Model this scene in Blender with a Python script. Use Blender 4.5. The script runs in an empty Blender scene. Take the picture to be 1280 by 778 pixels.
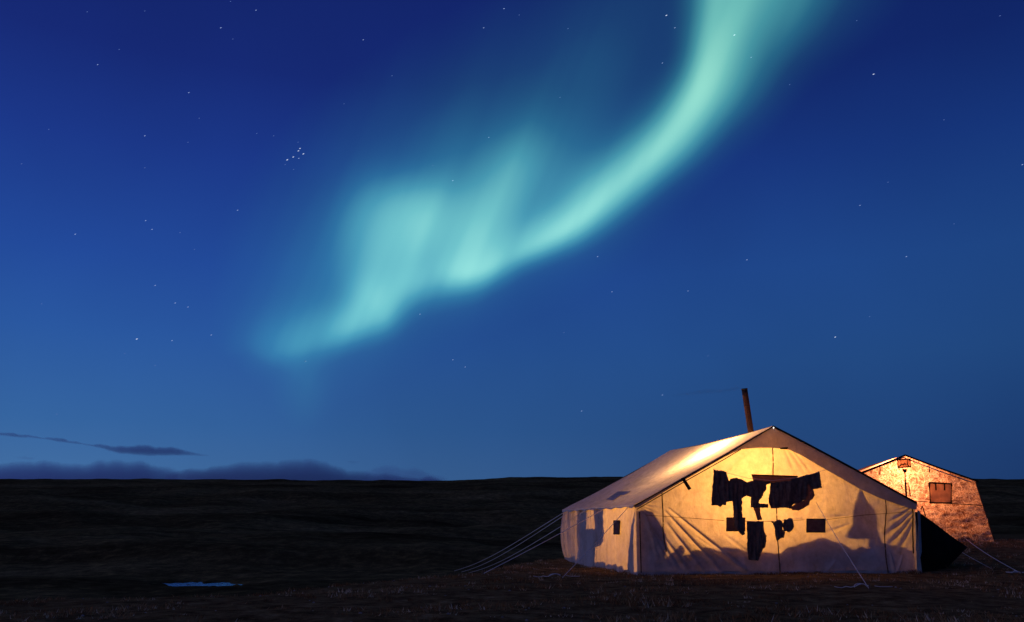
import bpy, bmesh, math, random
import numpy as np
from mathutils import Vector

random.seed(7)
rng = np.random.default_rng(7)
scene = bpy.context.scene
COL = scene.collection

# ------------------------------------------------------------------ camera
W0, H0 = 1280.0, 778.0
F = 1067.0
PITCH = math.radians(14.2)
CP, SP = math.cos(PITCH), math.sin(PITCH)

def slope(px, py):
    """direction of the sight line through a photo position, per metre of depth"""
    u = (px - W0 / 2) / F
    v = (H0 / 2 - py) / F
    y = CP - v * SP
    return u / y, (SP + v * CP) / y

CAM_H = -slope(797, 718)[1] * 18.0          # the front tent's near corner stands on z = 0

def at(px, py, Y):
    a, b = slope(px, py)
    return Vector((a * Y, Y, CAM_H + b * Y))

def at_z(px, py, z):
    a, b = slope(px, py)
    Y = (z - CAM_H) / b
    return Vector((a * Y, Y, z))

cam_data = bpy.data.cameras.new("camera")
cam = bpy.data.objects.new("camera", cam_data)
COL.objects.link(cam)
cam_data.sensor_width = 36.0
cam_data.lens = F / W0 * 36.0
cam_data.clip_start = 0.1
cam_data.clip_end = 120000.0
cam.location = (0, 0, CAM_H)
cam.rotation_euler = (math.pi / 2 + PITCH, 0, 0)
scene.camera = cam

scene.render.resolution_x = 1024
scene.render.resolution_y = 622
scene.view_settings.view_transform = 'Standard'
scene.view_settings.look = 'None'
scene.view_settings.exposure = 0.0
scene.view_settings.gamma = 1.0
scene.render.engine = 'CYCLES'
scene.cycles.max_bounces = 8
scene.cycles.diffuse_bounces = 4
scene.cycles.transmission_bounces = 6
scene.cycles.transparent_max_bounces = 24
scene.cycles.volume_bounces = 1
scene.cycles.use_denoising = True
scene.cycles.sample_clamp_indirect = 4.0

# ------------------------------------------------------------------ small node helpers
def lin(c):
    return tuple(((x / 255) / 12.92 if x / 255 <= 0.04045 else ((x / 255 + 0.055) / 1.055) ** 2.4) for x in c)

class NT:
    def __init__(self, tree):
        self.t = tree
        self.n = tree.nodes
        self.l = tree.links
    def new(self, typ, **kw):
        nd = self.n.new(typ)
        for k, v in kw.items():
            if k in ('inputs',):
                for kk, vv in v.items():
                    nd.inputs[kk].default_value = vv
            else:
                setattr(nd, k, v)
        return nd
    def link(self, a, b):
        self.l.new(a, b)
    def val(self, s, x):
        if isinstance(x, (int, float)):
            s.default_value = x
        elif isinstance(x, tuple):
            s.default_value = x if len(x) == 4 or s.type == 'VECTOR' else (*x, 1)
        else:
            self.link(x, s)
    def math(self, op, a, b=0.0, clamp=False):
        m = self.new('ShaderNodeMath', operation=op, use_clamp=clamp)
        self.val(m.inputs[0], a); self.val(m.inputs[1], b)
        return m.outputs[0]
    def mix(self, f, a, b, blend='MIX'):
        m = self.new('ShaderNodeMix', data_type='RGBA', blend_type=blend)
        self.val(m.inputs[0], f); self.val(m.inputs[6], a); self.val(m.inputs[7], b)
        return m.outputs[2]
    def ramp(self, fac, stops, interp='LINEAR'):
        r = self.new('ShaderNodeValToRGB')
        cr = r.color_ramp
        cr.interpolation = interp
        while len(cr.elements) > 1:
            cr.elements.remove(cr.elements[-1])
        cr.elements[0].position = stops[0][0]
        cr.elements[0].color = (*stops[0][1], 1) if not isinstance(stops[0][1], float) else (stops[0][1],) * 3 + (1,)
        for p, c in stops[1:]:
            e = cr.elements.new(p)
            e.color = (*c, 1) if not isinstance(c, float) else (c, c, c, 1)
        self.val(r.inputs[0], fac)
        return r.outputs[0]
    def noise(self, vec, scale, detail=4.0, rough=0.55, dist=0.0):
        nz = self.new('ShaderNodeTexNoise')
        if vec is not None:
            self.link(vec, nz.inputs['Vector'])
        nz.inputs['Scale'].default_value = scale
        nz.inputs['Detail'].default_value = detail
        nz.inputs['Roughness'].default_value = rough
        nz.inputs['Distortion'].default_value = dist
        return nz.outputs[0]

# ------------------------------------------------------------------ world: dusk sky, brighter towards the left horizon
world = bpy.data.worlds.new("World")
scene.world = world
world.use_nodes = True
wt = NT(world.node_tree)
wt.n.clear()
tc = wt.new('ShaderNodeTexCoord')
sep = wt.new('ShaderNodeSeparateXYZ')
wt.link(tc.outputs['Generated'], sep.inputs[0])

def elev(px, py):
    a, b = slope(px, py)
    return b / math.sqrt(1 + a * a + b * b)

left_cols = [(elev(60, 640), (70, 112, 160)), (elev(20, 600), (66, 109, 160)), (elev(20, 520), (52, 99, 158)), (elev(20, 400), (41, 86, 158)),
             (elev(20, 300), (34, 73, 153)), (elev(20, 150), (28, 56, 138)), (elev(20, 20), (23, 42, 118)), (0.72, (16, 28, 92)), (1.0, (10, 20, 70))]
right_cols = [(elev(1260, 640), (27, 55, 103)), (elev(1260, 600), (27, 56, 105)), (elev(1260, 560), (28, 59, 110)), (elev(1260, 430), (31, 69, 124)),
              (elev(1260, 300), (30, 69, 132)), (elev(1260, 150), (22, 53, 121)), (elev(1260, 20), (17, 39, 104)), (0.72, (12, 26, 84)), (1.0, (10, 20, 70))]
stops_l = sorted([(max(0.0, p), lin(c)) for p, c in left_cols])
stops_r = sorted([(max(0.0, p), lin(c)) for p, c in right_cols])
cl_ = wt.ramp(sep.outputs[2], stops_l)
cr_ = wt.ramp(sep.outputs[2], stops_r)
mr = wt.new('ShaderNodeMapRange')
wt.link(sep.outputs[0], mr.inputs[0])
mr.inputs[1].default_value = -0.50
mr.inputs[2].default_value = 0.52
grad = wt.mix(mr.outputs[0], cl_, cr_)
big = wt.noise(tc.outputs['Generated'], 3.0, 3.0)
grad = wt.mix(0.12, grad, wt.mix(1.0, grad, wt.ramp(big, [(0.3, (0.5, 0.5, 0.5)), (0.7, (1.5, 1.5, 1.5))]), 'MULTIPLY'))
# twilight glow low in the sky behind and to the left of the viewer, where the brightening left horizon leads
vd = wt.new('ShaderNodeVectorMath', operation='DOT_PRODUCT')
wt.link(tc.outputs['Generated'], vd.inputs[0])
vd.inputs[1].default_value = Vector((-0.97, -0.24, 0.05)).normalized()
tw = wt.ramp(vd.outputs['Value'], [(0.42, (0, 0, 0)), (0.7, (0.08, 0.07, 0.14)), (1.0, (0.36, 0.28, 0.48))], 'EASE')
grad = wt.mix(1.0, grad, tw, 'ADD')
# the sky fades towards the night side, behind the viewer
nightside = wt.new('ShaderNodeMapRange')
wt.link(sep.outputs[1], nightside.inputs[0])
nightside.inputs[1].default_value = -0.9; nightside.inputs[2].default_value = 0.6
nightside.inputs[3].default_value = 0.85; nightside.inputs[4].default_value = 1.0
grad = wt.mix(1.0, grad, wt.ramp(nightside.outputs[0], [(0.0, (0, 0, 0)), (1.0, (1, 1, 1))]), 'MULTIPLY')
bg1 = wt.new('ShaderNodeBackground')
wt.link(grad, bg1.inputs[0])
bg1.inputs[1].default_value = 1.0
# last trace of the sun, well below the left horizon
sky = wt.new('ShaderNodeTexSky', sky_type='NISHITA')
sky.sun_disc = False
sky.sun_elevation = math.radians(-7.0)
sky.sun_rotation = math.radians(-50.0)
bg2 = wt.new('ShaderNodeBackground')
wt.link(sky.outputs[0], bg2.inputs[0])
bg2.inputs[1].default_value = 0.05
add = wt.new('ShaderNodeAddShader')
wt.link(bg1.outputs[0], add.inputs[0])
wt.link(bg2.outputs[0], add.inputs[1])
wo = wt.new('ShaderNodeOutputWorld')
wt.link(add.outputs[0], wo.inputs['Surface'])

# ------------------------------------------------------------------ materials
def new_mat(name):
    m = bpy.data.materials.new(name)
    m.use_nodes = True
    nt = NT(m.node_tree)
    nt.n.clear()
    out = nt.new('ShaderNodeOutputMaterial')
    return m, nt, out

def plain_mat(name, c1, c2, scale=8.0, rough=0.8, bump=0.3, bump_scale=40.0, metallic=0.0, trans=0.0, spec=0.3):
    m, nt, out = new_mat(name)
    co = nt.new('ShaderNodeTexCoord').outputs['Object']
    n1 = nt.noise(co, scale, 5)
    colr = nt.ramp(n1, [(0.35, c1), (0.65, c2)])
    b = nt.new('ShaderNodeBsdfPrincipled')
    nt.link(colr, b.inputs['Base Color'])
    b.inputs['Roughness'].default_value = rough
    b.inputs['Metallic'].default_value = metallic
    b.inputs['Specular IOR Level'].default_value = spec
    bp = nt.new('ShaderNodeBump')
    bp.inputs['Strength'].default_value = bump
    bp.inputs['Distance'].default_value = 0.01
    nt.link(nt.noise(co, bump_scale, 4), bp.inputs['Height'])
    nt.link(bp.outputs[0], b.inputs['Normal'])
    sh = b.outputs[0]
    if trans > 0:
        tr = nt.new('ShaderNodeBsdfTranslucent')
        nt.link(colr, tr.inputs[0])
        mx = nt.new('ShaderNodeMixShader')
        mx.inputs[0].default_value = trans
        nt.link(sh, mx.inputs[1]); nt.link(tr.outputs[0], mx.inputs[2])
        sh = mx.outputs[0]
    nt.link(sh, out.inputs['Surface'])
    return m

def canvas_mat(name, white=(0.80, 0.77, 0.72), grime=(0.50, 0.44, 0.36), through=(0.62, 0.50, 0.34), trans=0.45, bump=0.8, sheen=0.0):
    m, nt, out = new_mat(name)
    co = nt.new('ShaderNodeTexCoord').outputs['Object']
    n1 = nt.noise(co, 1.3, 6, 0.65)
    n2 = nt.noise(co, 7.0, 6, 0.7)
    dirt = nt.math('MULTIPLY', n1, n2)
    fac = nt.ramp(dirt, [(0.16, 0.0), (0.42, 1.0)])
    colr = nt.mix(fac, white, grime)
    d = nt.new('ShaderNodeBsdfDiffuse')
    # the inner face gets an added brown tint that cuts light bouncing inside
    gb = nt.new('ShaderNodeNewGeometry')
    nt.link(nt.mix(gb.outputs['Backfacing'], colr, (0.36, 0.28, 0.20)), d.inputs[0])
    tr = nt.new('ShaderNodeBsdfTranslucent')
    nst = nt.ramp(nt.noise(co, 2.6, 7, 0.7, 0.8), [(0.38, (0.80, 0.76, 0.72)), (0.62, (1, 1, 1))])
    nt.link(nt.mix(1.0, nt.mix(fac, through, tuple(x * 0.72 for x in through)), nst, 'MULTIPLY'), tr.inputs[0])
    bp = nt.new('ShaderNodeBump')
    bp.inputs['Strength'].default_value = bump
    bp.inputs['Distance'].default_value = 0.03
    st = nt.new('ShaderNodeMapping')
    nt.link(co, st.inputs[0])
    st.inputs['Scale'].default_value = (1.0, 1.0, 0.35)
    hgt = nt.math('ADD', nt.noise(st.outputs[0], 5.0, 5, 0.6, 0.6), nt.math('MULTIPLY', nt.noise(co, 30.0, 3), 0.15))
    nt.link(hgt, bp.inputs['Height'])
    nt.link(bp.outputs[0], d.inputs['Normal'])
    nt.link(bp.outputs[0], tr.inputs['Normal'])
    mx = nt.new('ShaderNodeMixShader')
    mx.inputs[0].default_value = trans
    nt.link(d.outputs[0], mx.inputs[1]); nt.link(tr.outputs[0], mx.inputs[2])
    nt.link(mx.outputs[0], out.inputs['Surface'])
    return m

M = {}
M['canvas'] = canvas_mat("wall_canvas", white=(0.82, 0.80, 0.78), through=(0.66, 0.47, 0.25), trans=0.50)
M['dimmed_wall'] = plain_mat("bounce_dimming_wall", (0.12, 0.10, 0.075), (0.20, 0.16, 0.12), 5, 0.95)  # dark finish for unseen tent walls, added to hold down bounced lamp light
M['roof'] = canvas_mat("roof_canvas", white=(0.78, 0.74, 0.72), through=(0.72, 0.60, 0.55), trans=0.42)
M['double'] = canvas_mat("double_canvas", white=(0.55, 0.50, 0.46), grime=(0.36, 0.32, 0.29), through=(0.5, 0.42, 0.34), trans=0.30)
M['hem'] = canvas_mat("hem_canvas", white=(0.62, 0.60, 0.58), through=(0.4, 0.34, 0.28), trans=0.2)
M['trim'] = plain_mat("dark_trim", (0.018, 0.013, 0.012), (0.035, 0.025, 0.02), 20, 0.9, spec=0.05)
M['seam'] = plain_mat("seam_tape", (0.10, 0.05, 0.025), (0.16, 0.08, 0.04), 20, 0.9)
M['window'] = plain_mat("window_flap", (0.16, 0.11, 0.10), (0.24, 0.17, 0.15), 12, 0.85, trans=0.5)
M['rope'] = plain_mat("pale_rope", (0.66, 0.62, 0.55), (0.82, 0.78, 0.70), 40, 0.9)
M['pole'] = plain_mat("wood_pole", (0.10, 0.06, 0.03), (0.18, 0.11, 0.06), 10, 0.8)
M['rust'] = plain_mat("rusty_iron", (0.02, 0.012, 0.01), (0.09, 0.035, 0.02), 6, 0.75, 0.5, 30)
M['tarp'] = plain_mat("black_tarpaulin", (0.010, 0.007, 0.005), (0.022, 0.015, 0.010), 3, 0.9, 0.4, 6, spec=0.05)
M['dark_cloth'] = plain_mat("dark_cloth", (0.03, 0.03, 0.04), (0.06, 0.055, 0.06), 12, 0.95)
M['brown_cloth'] = plain_mat("brown_cloth", (0.22, 0.12, 0.08), (0.30, 0.17, 0.12), 12, 0.95, trans=0.5)
M['flap'] = plain_mat('vent_cloth', (0.22, 0.14, 0.11), (0.30, 0.19, 0.15), 12, 0.95, trans=0.6)
M['bedding'] = plain_mat("bedding", (0.20, 0.15, 0.12), (0.32, 0.25, 0.20), 5, 0.95)
M['metal'] = plain_mat("dull_metal", (0.35, 0.34, 0.33), (0.5, 0.48, 0.45), 20, 0.4, metallic=0.9)
M['stone'] = plain_mat("lichen_stone", (0.16, 0.14, 0.12), (0.34, 0.31, 0.27), 30, 0.95)

# printed white canvas of the far tent: pale sheet with a scribble of brown and pale lines
def print_mat():
    m, nt, out = new_mat("printed_canvas")
    co = nt.new('ShaderNodeTexCoord').outputs['Object']
    wob = nt.new('ShaderNodeTexNoise')
    nt.link(co, wob.inputs['Vector'])
    wob.inputs['Scale'].default_value = 2.2
    wob.inputs['Detail'].default_value = 3
    vm = nt.new('ShaderNodeVectorMath', operation='MULTIPLY_ADD')
    nt.link(wob.outputs['Color'], vm.inputs[0])
    vm.inputs[1].default_value = (0.8, 0.8, 0.8)
    nt.link(co, vm.inputs[2])
    vo = nt.new('ShaderNodeTexVoronoi', feature='DISTANCE_TO_EDGE')
    nt.link(vm.outputs[0], vo.inputs['Vector'])
    vo.inputs['Scale'].default_value = 4.6
    n = nt.noise(vm.outputs[0], 5.0, 2, 0.5, 1.4)
    lines = nt.ramp(nt.math('ABSOLUTE', nt.math('SUBTRACT', nt.math('FRACT', nt.math('MULTIPLY', n, 6.0)), 0.5)), [(0.05, 1.0), (0.17, 0.0)])
    veins = nt.ramp(vo.outputs['Distance'], [(0.01, 1.0), (0.055, 0.0)])
    patch = nt.ramp(nt.noise(co, 1.7, 4, 0.6), [(0.42, 0.0), (0.58, 1.0)])
    base = nt.mix(patch, (0.58, 0.42, 0.28), (0.30, 0.16, 0.09))
    base = nt.mix(nt.math('MULTIPLY', lines, 0.9), base, (0.17, 0.075, 0.04))
    vo2 = nt.new('ShaderNodeTexVoronoi', feature='DISTANCE_TO_EDGE')
    nt.link(vm.outputs[0], vo2.inputs['Vector'])
    vo2.inputs['Scale'].default_value = 11.0
    fine = nt.ramp(vo2.outputs['Distance'], [(0.02, 1.0), (0.10, 0.0)])
    blot = nt.ramp(nt.noise(vm.outputs[0], 8.0, 4, 0.7), [(0.42, 0.0), (0.58, 1.0)])
    base = nt.mix(nt.math('MULTIPLY', blot, 0.55), base, (0.80, 0.62, 0.42))
    base = nt.mix(nt.math('MULTIPLY', fine, 0.8), base, (0.14, 0.06, 0.035))
    base = nt.mix(nt.math('MULTIPLY', veins, 0.75), base, (0.95, 0.82, 0.60))
    d = nt.new('ShaderNodeBsdfDiffuse'); nt.link(base, d.inputs[0])
    tr = nt.new('ShaderNodeBsdfTranslucent'); nt.link(base, tr.inputs[0])
    bp = nt.new('ShaderNodeBump')
    bp.inputs['Strength'].default_value = 0.4
    bp.inputs['Distance'].default_value = 0.03
    nt.link(nt.noise(co, 4.0, 5, 0.6, 0.5), bp.inputs['Height'])
    nt.link(bp.outputs[0], d.inputs['Normal']); nt.link(bp.outputs[0], tr.inputs['Normal'])
    mx = nt.new('ShaderNodeMixShader'); mx.inputs[0].default_value = 0.5
    nt.link(d.outputs[0], mx.inputs[1]); nt.link(tr.outputs[0], mx.inputs[2])
    nt.link(mx.outputs[0], out.inputs['Surface'])
    return m
M['print'] = print_mat()

def ground_mat():
    m, nt, out = new_mat("tundra_ground")
    geo = nt.new('ShaderNodeNewGeometry')
    co = geo.outputs['Position']
    sp = nt.new('ShaderNodeSeparateXYZ'); nt.link(co, sp.inputs[0])
    far = nt.new('ShaderNodeMapRange')
    nt.link(sp.outputs[1], far.inputs[0])
    far.inputs[1].default_value = 25.0; far.inputs[2].default_value = 90.0
    near_n = nt.noise(co, 2.6, 10, 0.80)
    near = nt.ramp(near_n, [(0.32, (0.03, 0.016, 0.008)), (0.48, (0.14, 0.092, 0.036)), (0.60, (0.25, 0.18, 0.075)), (0.75, (0.42, 0.33, 0.18))])
    mp = nt.new('ShaderNodeMapping'); nt.link(co, mp.inputs[0])
    mp.inputs['Scale'].default_value = (0.35, 1.0, 1.0)
    far_n = nt.noise(mp.outputs[0], 0.035, 9, 0.66, 0.5)
    farc = nt.ramp(far_n, [(0.30, (0.03, 0.022, 0.012)), (0.48, (0.090, 0.075, 0.030)), (0.62, (0.16, 0.135, 0.055)), (0.80, (0.25, 0.21, 0.095))])
    fine = nt.ramp(nt.noise(co, 0.45, 10, 0.8), [(0.34, (0.35, 0.34, 0.33)), (0.52, (0.95, 0.92, 0.88)), (0.66, (2.1, 1.9, 1.6))])
    farc = nt.mix(1.0, farc, fine, 'MULTIPLY')
    c = nt.mix(far.outputs[0], near, farc)
    d = nt.new('ShaderNodeBsdfDiffuse'); nt.link(c, d.inputs[0])
    bp = nt.new('ShaderNodeBump'); bp.inputs['Strength'].default_value = 0.8; bp.inputs['Distance'].default_value = 0.12
    nt.link(nt.math('ADD', nt.noise(co, 3.0, 8, 0.7), nt.noise(co, 0.5, 4)), bp.inputs['Height'])
    nt.link(bp.outputs[0], d.inputs['Normal'])
    nt.link(d.outputs[0], out.inputs['Surface'])
    return m
M['ground'] = ground_mat()

def water_mat():
    m, nt, out = new_mat("river_water")
    b = nt.new('ShaderNodeBsdfPrincipled')
    b.inputs['Base Color'].default_value = (0.01, 0.015, 0.02, 1)
    b.inputs['Roughness'].default_value = 0.14
    b.inputs['IOR'].default_value = 1.33
    b.inputs['Specular IOR Level'].default_value = 1.0
    geo = nt.new('ShaderNodeNewGeometry')
    bp = nt.new('ShaderNodeBump'); bp.inputs['Strength'].default_value = 1.0; bp.inputs['Distance'].default_value = 0.14
    nt.link(nt.noise(geo.outputs['Position'], 1.6, 4, 0.6), bp.inputs['Height'])
    nt.link(bp.outputs[0], b.inputs['Normal'])
    gl = nt.new('ShaderNodeBsdfGlossy'); gl.inputs['Roughness'].default_value = 0.10; gl.inputs['Color'].default_value = (0.9, 0.95, 1.0, 1)
    nt.link(bp.outputs[0], gl.inputs['Normal'])
    mx = nt.new('ShaderNodeMixShader'); mx.inputs[0].default_value = 0.8
    nt.link(b.outputs[0], mx.inputs[1]); nt.link(gl.outputs[0], mx.inputs[2])
    nt.link(mx.outputs[0], out.inputs['Surface'])
    return m
M['water'] = water_mat()

def grass_mat(name, stops):
    m, nt, out = new_mat(name)
    at_ = nt.new('ShaderNodeAttribute'); at_.attribute_name = 'tone'
    c = nt.ramp(at_.outputs['Fac'], stops)
    d = nt.new('ShaderNodeBsdfDiffuse'); nt.link(c, d.inputs[0])
    tr = nt.new('ShaderNodeBsdfTranslucent'); nt.link(c, tr.inputs[0])
    mx = nt.new('ShaderNodeMixShader'); mx.inputs[0].default_value = 0.3
    nt.link(d.outputs[0], mx.inputs[1]); nt.link(tr.outputs[0], mx.inputs[2])
    nt.link(mx.outputs[0], out.inputs['Surface'])
    return m
M['grass'] = grass_mat("dry_grass", [(0.0, (0.09, 0.045, 0.02)), (0.40, (0.26, 0.13, 0.05)), (0.72, (0.40, 0.25, 0.11)), (1.0, (0.72, 0.58, 0.38))])

def emit_mat(name, color, strength):
    m, nt, out = new_mat(name)
    e = nt.new('ShaderNodeEmission')
    e.inputs[0].default_value = (*color, 1)
    e.inputs[1].default_value = strength
    nt.link(e.outputs[0], out.inputs['Surface'])
    m.cycles.emission_sampling = 'NONE'
    return m

# ------------------------------------------------------------------ object helpers
def link_mesh(name, verts, faces, mat=None, parent=None, smooth=False, label=None, cat=None, group=None, kind=None, edges=()):
    me = bpy.data.meshes.new(name)
    me.from_pydata([tuple(v) for v in verts], list(edges), [tuple(f) for f in faces])
    me.update()
    if smooth:
        me.polygons.foreach_set('use_smooth', [True] * len(me.polygons))
    o = bpy.data.objects.new(name, me)
    if mat is not None:
        me.materials.append(mat)
    COL.objects.link(o)
    if parent is not None:
        o.parent = parent
        o.matrix_parent_inverse = parent_inv(parent)
    tag(o, label, cat, group, kind)
    return o

def parent_inv(p):
    """top-level things only carry a location; their parts sit at the world origin"""
    from mathutils import Matrix
    return Matrix.Translation(-p.location) if p.parent is None else Matrix.Identity(4)

def tag(o, label=None, cat=None, group=None, kind=None):
    if label: o['label'] = label
    if cat: o['category'] = cat
    if group: o['group'] = group
    if kind: o['kind'] = kind
    return o

def thing(name, loc, label, cat, group=None):
    o = bpy.data.objects.new(name, None)
    o.empty_display_size = 0.3
    o.location = loc
    COL.objects.link(o)
    return tag(o, label, cat, group)

def big_mesh(name, co, quads, mat, **kw):
    """numpy verts (n,3) + quads (m,4)"""
    me = bpy.data.meshes.new(name)
    me.vertices.add(len(co)); me.vertices.foreach_set('co', np.asarray(co, dtype=np.float32).ravel())
    k = quads.shape[1]
    me.loops.add(quads.size); me.loops.foreach_set('vertex_index', quads.astype(np.int32).ravel())
    me.polygons.add(len(quads)); me.polygons.foreach_set('loop_start', np.arange(0, quads.size, k, dtype=np.int32))
    me.polygons.foreach_set('loop_total', np.full(len(quads), k, dtype=np.int32))
    me.polygons.foreach_set('use_smooth', np.full(len(quads), kw.pop('smooth', True)))
    me.update(calc_edges=True)
    me.materials.append(mat)
    o = bpy.data.objects.new(name, me)
    COL.objects.link(o)
    par = kw.pop('parent', None)
    if par is not None:
        o.parent = par
        o.matrix_parent_inverse = parent_inv(par)
    tag(o, **kw)
    return o

def grid_quads(nu, nv):
    i = np.arange(nu - 1)[:, None] * nv + np.arange(nv - 1)[None, :]
    i = i.ravel()
    return np.stack([i, i + nv, i + nv + 1, i + 1], 1)

def tube_geo(pts, r, sides=6, r2=None):
    pts = [Vector(p) for p in pts]
    verts, faces = [], []
    n = len(pts)
    for i, p in enumerate(pts):
        d = (pts[min(i + 1, n - 1)] - pts[max(i - 1, 0)]).normalized()
        a = d.cross(Vector((0, 0, 1)))
        if a.length < 0.05: a = d.cross(Vector((1, 0, 0)))
        a.normalize(); b = d.cross(a)
        rr = r if r2 is None else r + (r2 - r) * i / (n - 1)
        for k in range(sides):
            t = 2 * math.pi * k / sides
            verts.append(p + a * math.cos(t) * rr + b * math.sin(t) * rr)
    for i in range(n - 1):
        for k in range(sides):
            k2 = (k + 1) % sides
            faces.append((i * sides + k, i * sides + k2, (i + 1) * sides + k2, (i + 1) * sides + k))
    faces.append(tuple(range(sides))[::-1])
    faces.append(tuple((n - 1) * sides + k for k in range(sides)))
    return verts, faces

def merge(parts):
    V, Fc = [], []
    for v, f in parts:
        o = len(V)
        V += list(v)
        Fc += [tuple(i + o for i in q) for q in f]
    return V, Fc

def tube(name, pts, r, mat, parent=None, sides=6, r2=None, **kw):
    v, f = tube_geo(pts, r, sides, r2)
    return link_mesh(name, v, f, mat, parent, smooth=True, **kw)

def prism_geo(poly, normal, thick, plane=None):
    """polygon of world points extruded along normal, thin; triangulated by bmesh later (ngon caps)"""
    n = len(poly)
    verts = [p for p in poly] + [p + normal * thick for p in poly]
    faces = [tuple(range(n))[::-1], tuple(range(n, 2 * n))]
    for i in range(n):
        j = (i + 1) % n
        faces.append((i, j, n + j, n + i))
    return verts, faces

def prism(name, poly, normal, thick, mat, parent=None, **kw):
    v, f = prism_geo(poly, normal, thick)
    o = link_mesh(name, v, f, mat, parent, **kw)
    bm = bmesh.new(); bm.from_mesh(o.data)
    bmesh.ops.recalc_face_normals(bm, faces=bm.faces[:])
    bm.to_mesh(o.data); bm.free()
    return o

def vnoise(x, y, seed=0):
    """smooth value noise, numpy"""
    x = np.asarray(x, float); y = np.asarray(y, float)
    xi = np.floor(x).astype(np.int64); yi = np.floor(y).astype(np.int64)
    fx = x - xi; fy = y - yi
    fx = fx * fx * (3 - 2 * fx); fy = fy * fy * (3 - 2 * fy)
    def h(a, b):
        n = (a * 374761393 + b * 668265263 + seed * 1442695041) & 0x7fffffff
        n = ((n ^ (n >> 13)) * 1274126177) & 0x7fffffff
        n = (n ^ (n >> 16)) & 0xffff
        return n / 65535.0 * 2 - 1
    return (h(xi, yi) * (1 - fx) * (1 - fy) + h(xi + 1, yi) * fx * (1 - fy) + h(xi, yi + 1) * (1 - fx) * fy + h(xi + 1, yi + 1) * fx * fy)

def fbm(x, y, o=4, seed=0):
    s = 0; a = 1.0
    for k in range(o):
        s = s + a * vnoise(x, y, seed + k * 17)
        x = x * 2.03 + 5.1; y = y * 2.03 + 1.7; a *= 0.5
    return s

# ------------------------------------------------------------------ terrain
POND_Z = -5.6
def sstep(a, b, x):
    t = np.clip((x - a) / (b - a), 0, 1)
    return t * t * (3 - 2 * t)

CREST_K = slope(640, 600)[1]
def ground_z(x, y):
    x = np.asarray(x, float); y = np.asarray(y, float)
    # near shelf that carries the tents; its edge runs off to the right
    edge = np.interp(x, [-60, -12, -8, -4, -1, 3, 8, 14, 30, 80], [8.0, 8.8, 9.6, 12.0, 17, 30, 38, 46, 60, 90])
    shelf = 0.03 * fbm(x * 0.8, y * 0.8, 4, 3) + 0.05 * vnoise(x * 0.2, y * 0.2, 9)
    shelf = shelf + 0.42 * sstep(20.5, 31, y) * sstep(7, 12, x) 
    shelf = shelf - 0.20 * sstep(0.0, 7.0, x) * 0 
    shelf = shelf * 1.0
    drop = sstep(0, 1, (y - edge) / 30.0)
    valley = -5.2 + 0.25 * fbm(x * 0.06, y * 0.06, 4, 5)
    # river bed
    rb = np.exp(-(((x + 36 + 1.5 * vnoise(y * 0.5, y * 0, 8) + (y - 104) * 0.45) / 5.4) ** 2) ** 2) * np.exp(-(((y - 104 + 1.2 * vnoise(x * 0.6, x * 0, 6)) / 5.6) ** 2) ** 2)
    rb2 = np.exp(-((y - 112 - (x + 40) * 0.10 - 3 * np.sin(x * 0.08)) / 4.5) ** 2) * 0.25
    valley = valley - (0.72 + 0.55 * fbm(x * 0.55, y * 0.5, 4, 15)) * rb - rb2
    # far slope that climbs to the skyline
    t = sstep(115, 560, y + 8 * vnoise(x * 0.012, y * 0.004, 2))
    lin_ = np.clip((y - 115) / (600 - 115), 0, 1.0)
    crest = CAM_H + CREST_K * 600
    rise = (crest + 5.2) * (0.45 * t + 0.55 * lin_)
    rel = np.exp(-((y - 260) / 160.0) ** 2) * 2.2 * fbm(x * 0.012, y * 0.016, 4, 11)
    rel = rel + sstep(105, 140, y) * (1 - sstep(480, 600, y)) * 0.8 * fbm(x * 0.05, y * 0.05, 3, 21)
    # a darker hollow and a low spur at the left, a bench above the river flat
    rel = rel - 2.6 * np.exp(-(((x + 118 - (y - 240) * 0.1) / 42) ** 2)) * np.exp(-(((y - 262) / 26.0) ** 2)) + 2.2 * np.exp(-(((x + 95) / 60) ** 2)) * np.exp(-(((y - 215) / 22.0) ** 2))
    rel = rel + 1.3 * sstep(124, 134, y + 5 * vnoise(x * 0.03, y * 0.0, 77)) * (1 - sstep(150, 200, y)) * (1 - sstep(-20, 20, x))
    xl = [-2000, -700, -330, -230, -110, -40, 10, 60, 120, 250, 360, 2000]
    zl = [0.0, 0.2, 0.0, -0.2, -1.2, -1.3, 0.9, 1.4, 0.9, 0.3, -0.3, 0.0]
    far = rise + rel + sstep(300, 600, y) * (np.interp(x, xl, zl) + 0.12 * fbm(x * 0.03, y * 0.01, 3, 31))
    far = far - np.clip(y - 600, 0, None) * 0.03
    z = shelf * (1 - drop) + (valley + far) * drop
    # behind and beside the viewer the shelf simply goes on
    z = np.where(y < -20, shelf, z)
    z = z - 0.02 * np.clip(-y - 20, 0, None) * 0
    return z

def gz(x, y):
    return float(ground_z(x, y))

nr, na = 420, 900
rad = np.concatenate([[0.0], np.geomspace(1.2, 5200, nr - 1)])
ang = np.concatenate([np.linspace(-0.72, 0.72, 620), np.linspace(0.72, 2 * math.pi - 0.72, na - 619)[1:]])
na = len(ang)
A, R = np.meshgrid(ang, rad, indexing='ij')
GX = R * np.sin(A); GY = R * np.cos(A)
GZ = ground_z(GX, GY)
co = np.stack([GX, GY, GZ], -1).reshape(-1, 3)
q = grid_quads(na, nr)[:, ::-1]
terrain = big_mesh('ground', co, q, M['ground'], kind='structure')

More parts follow.
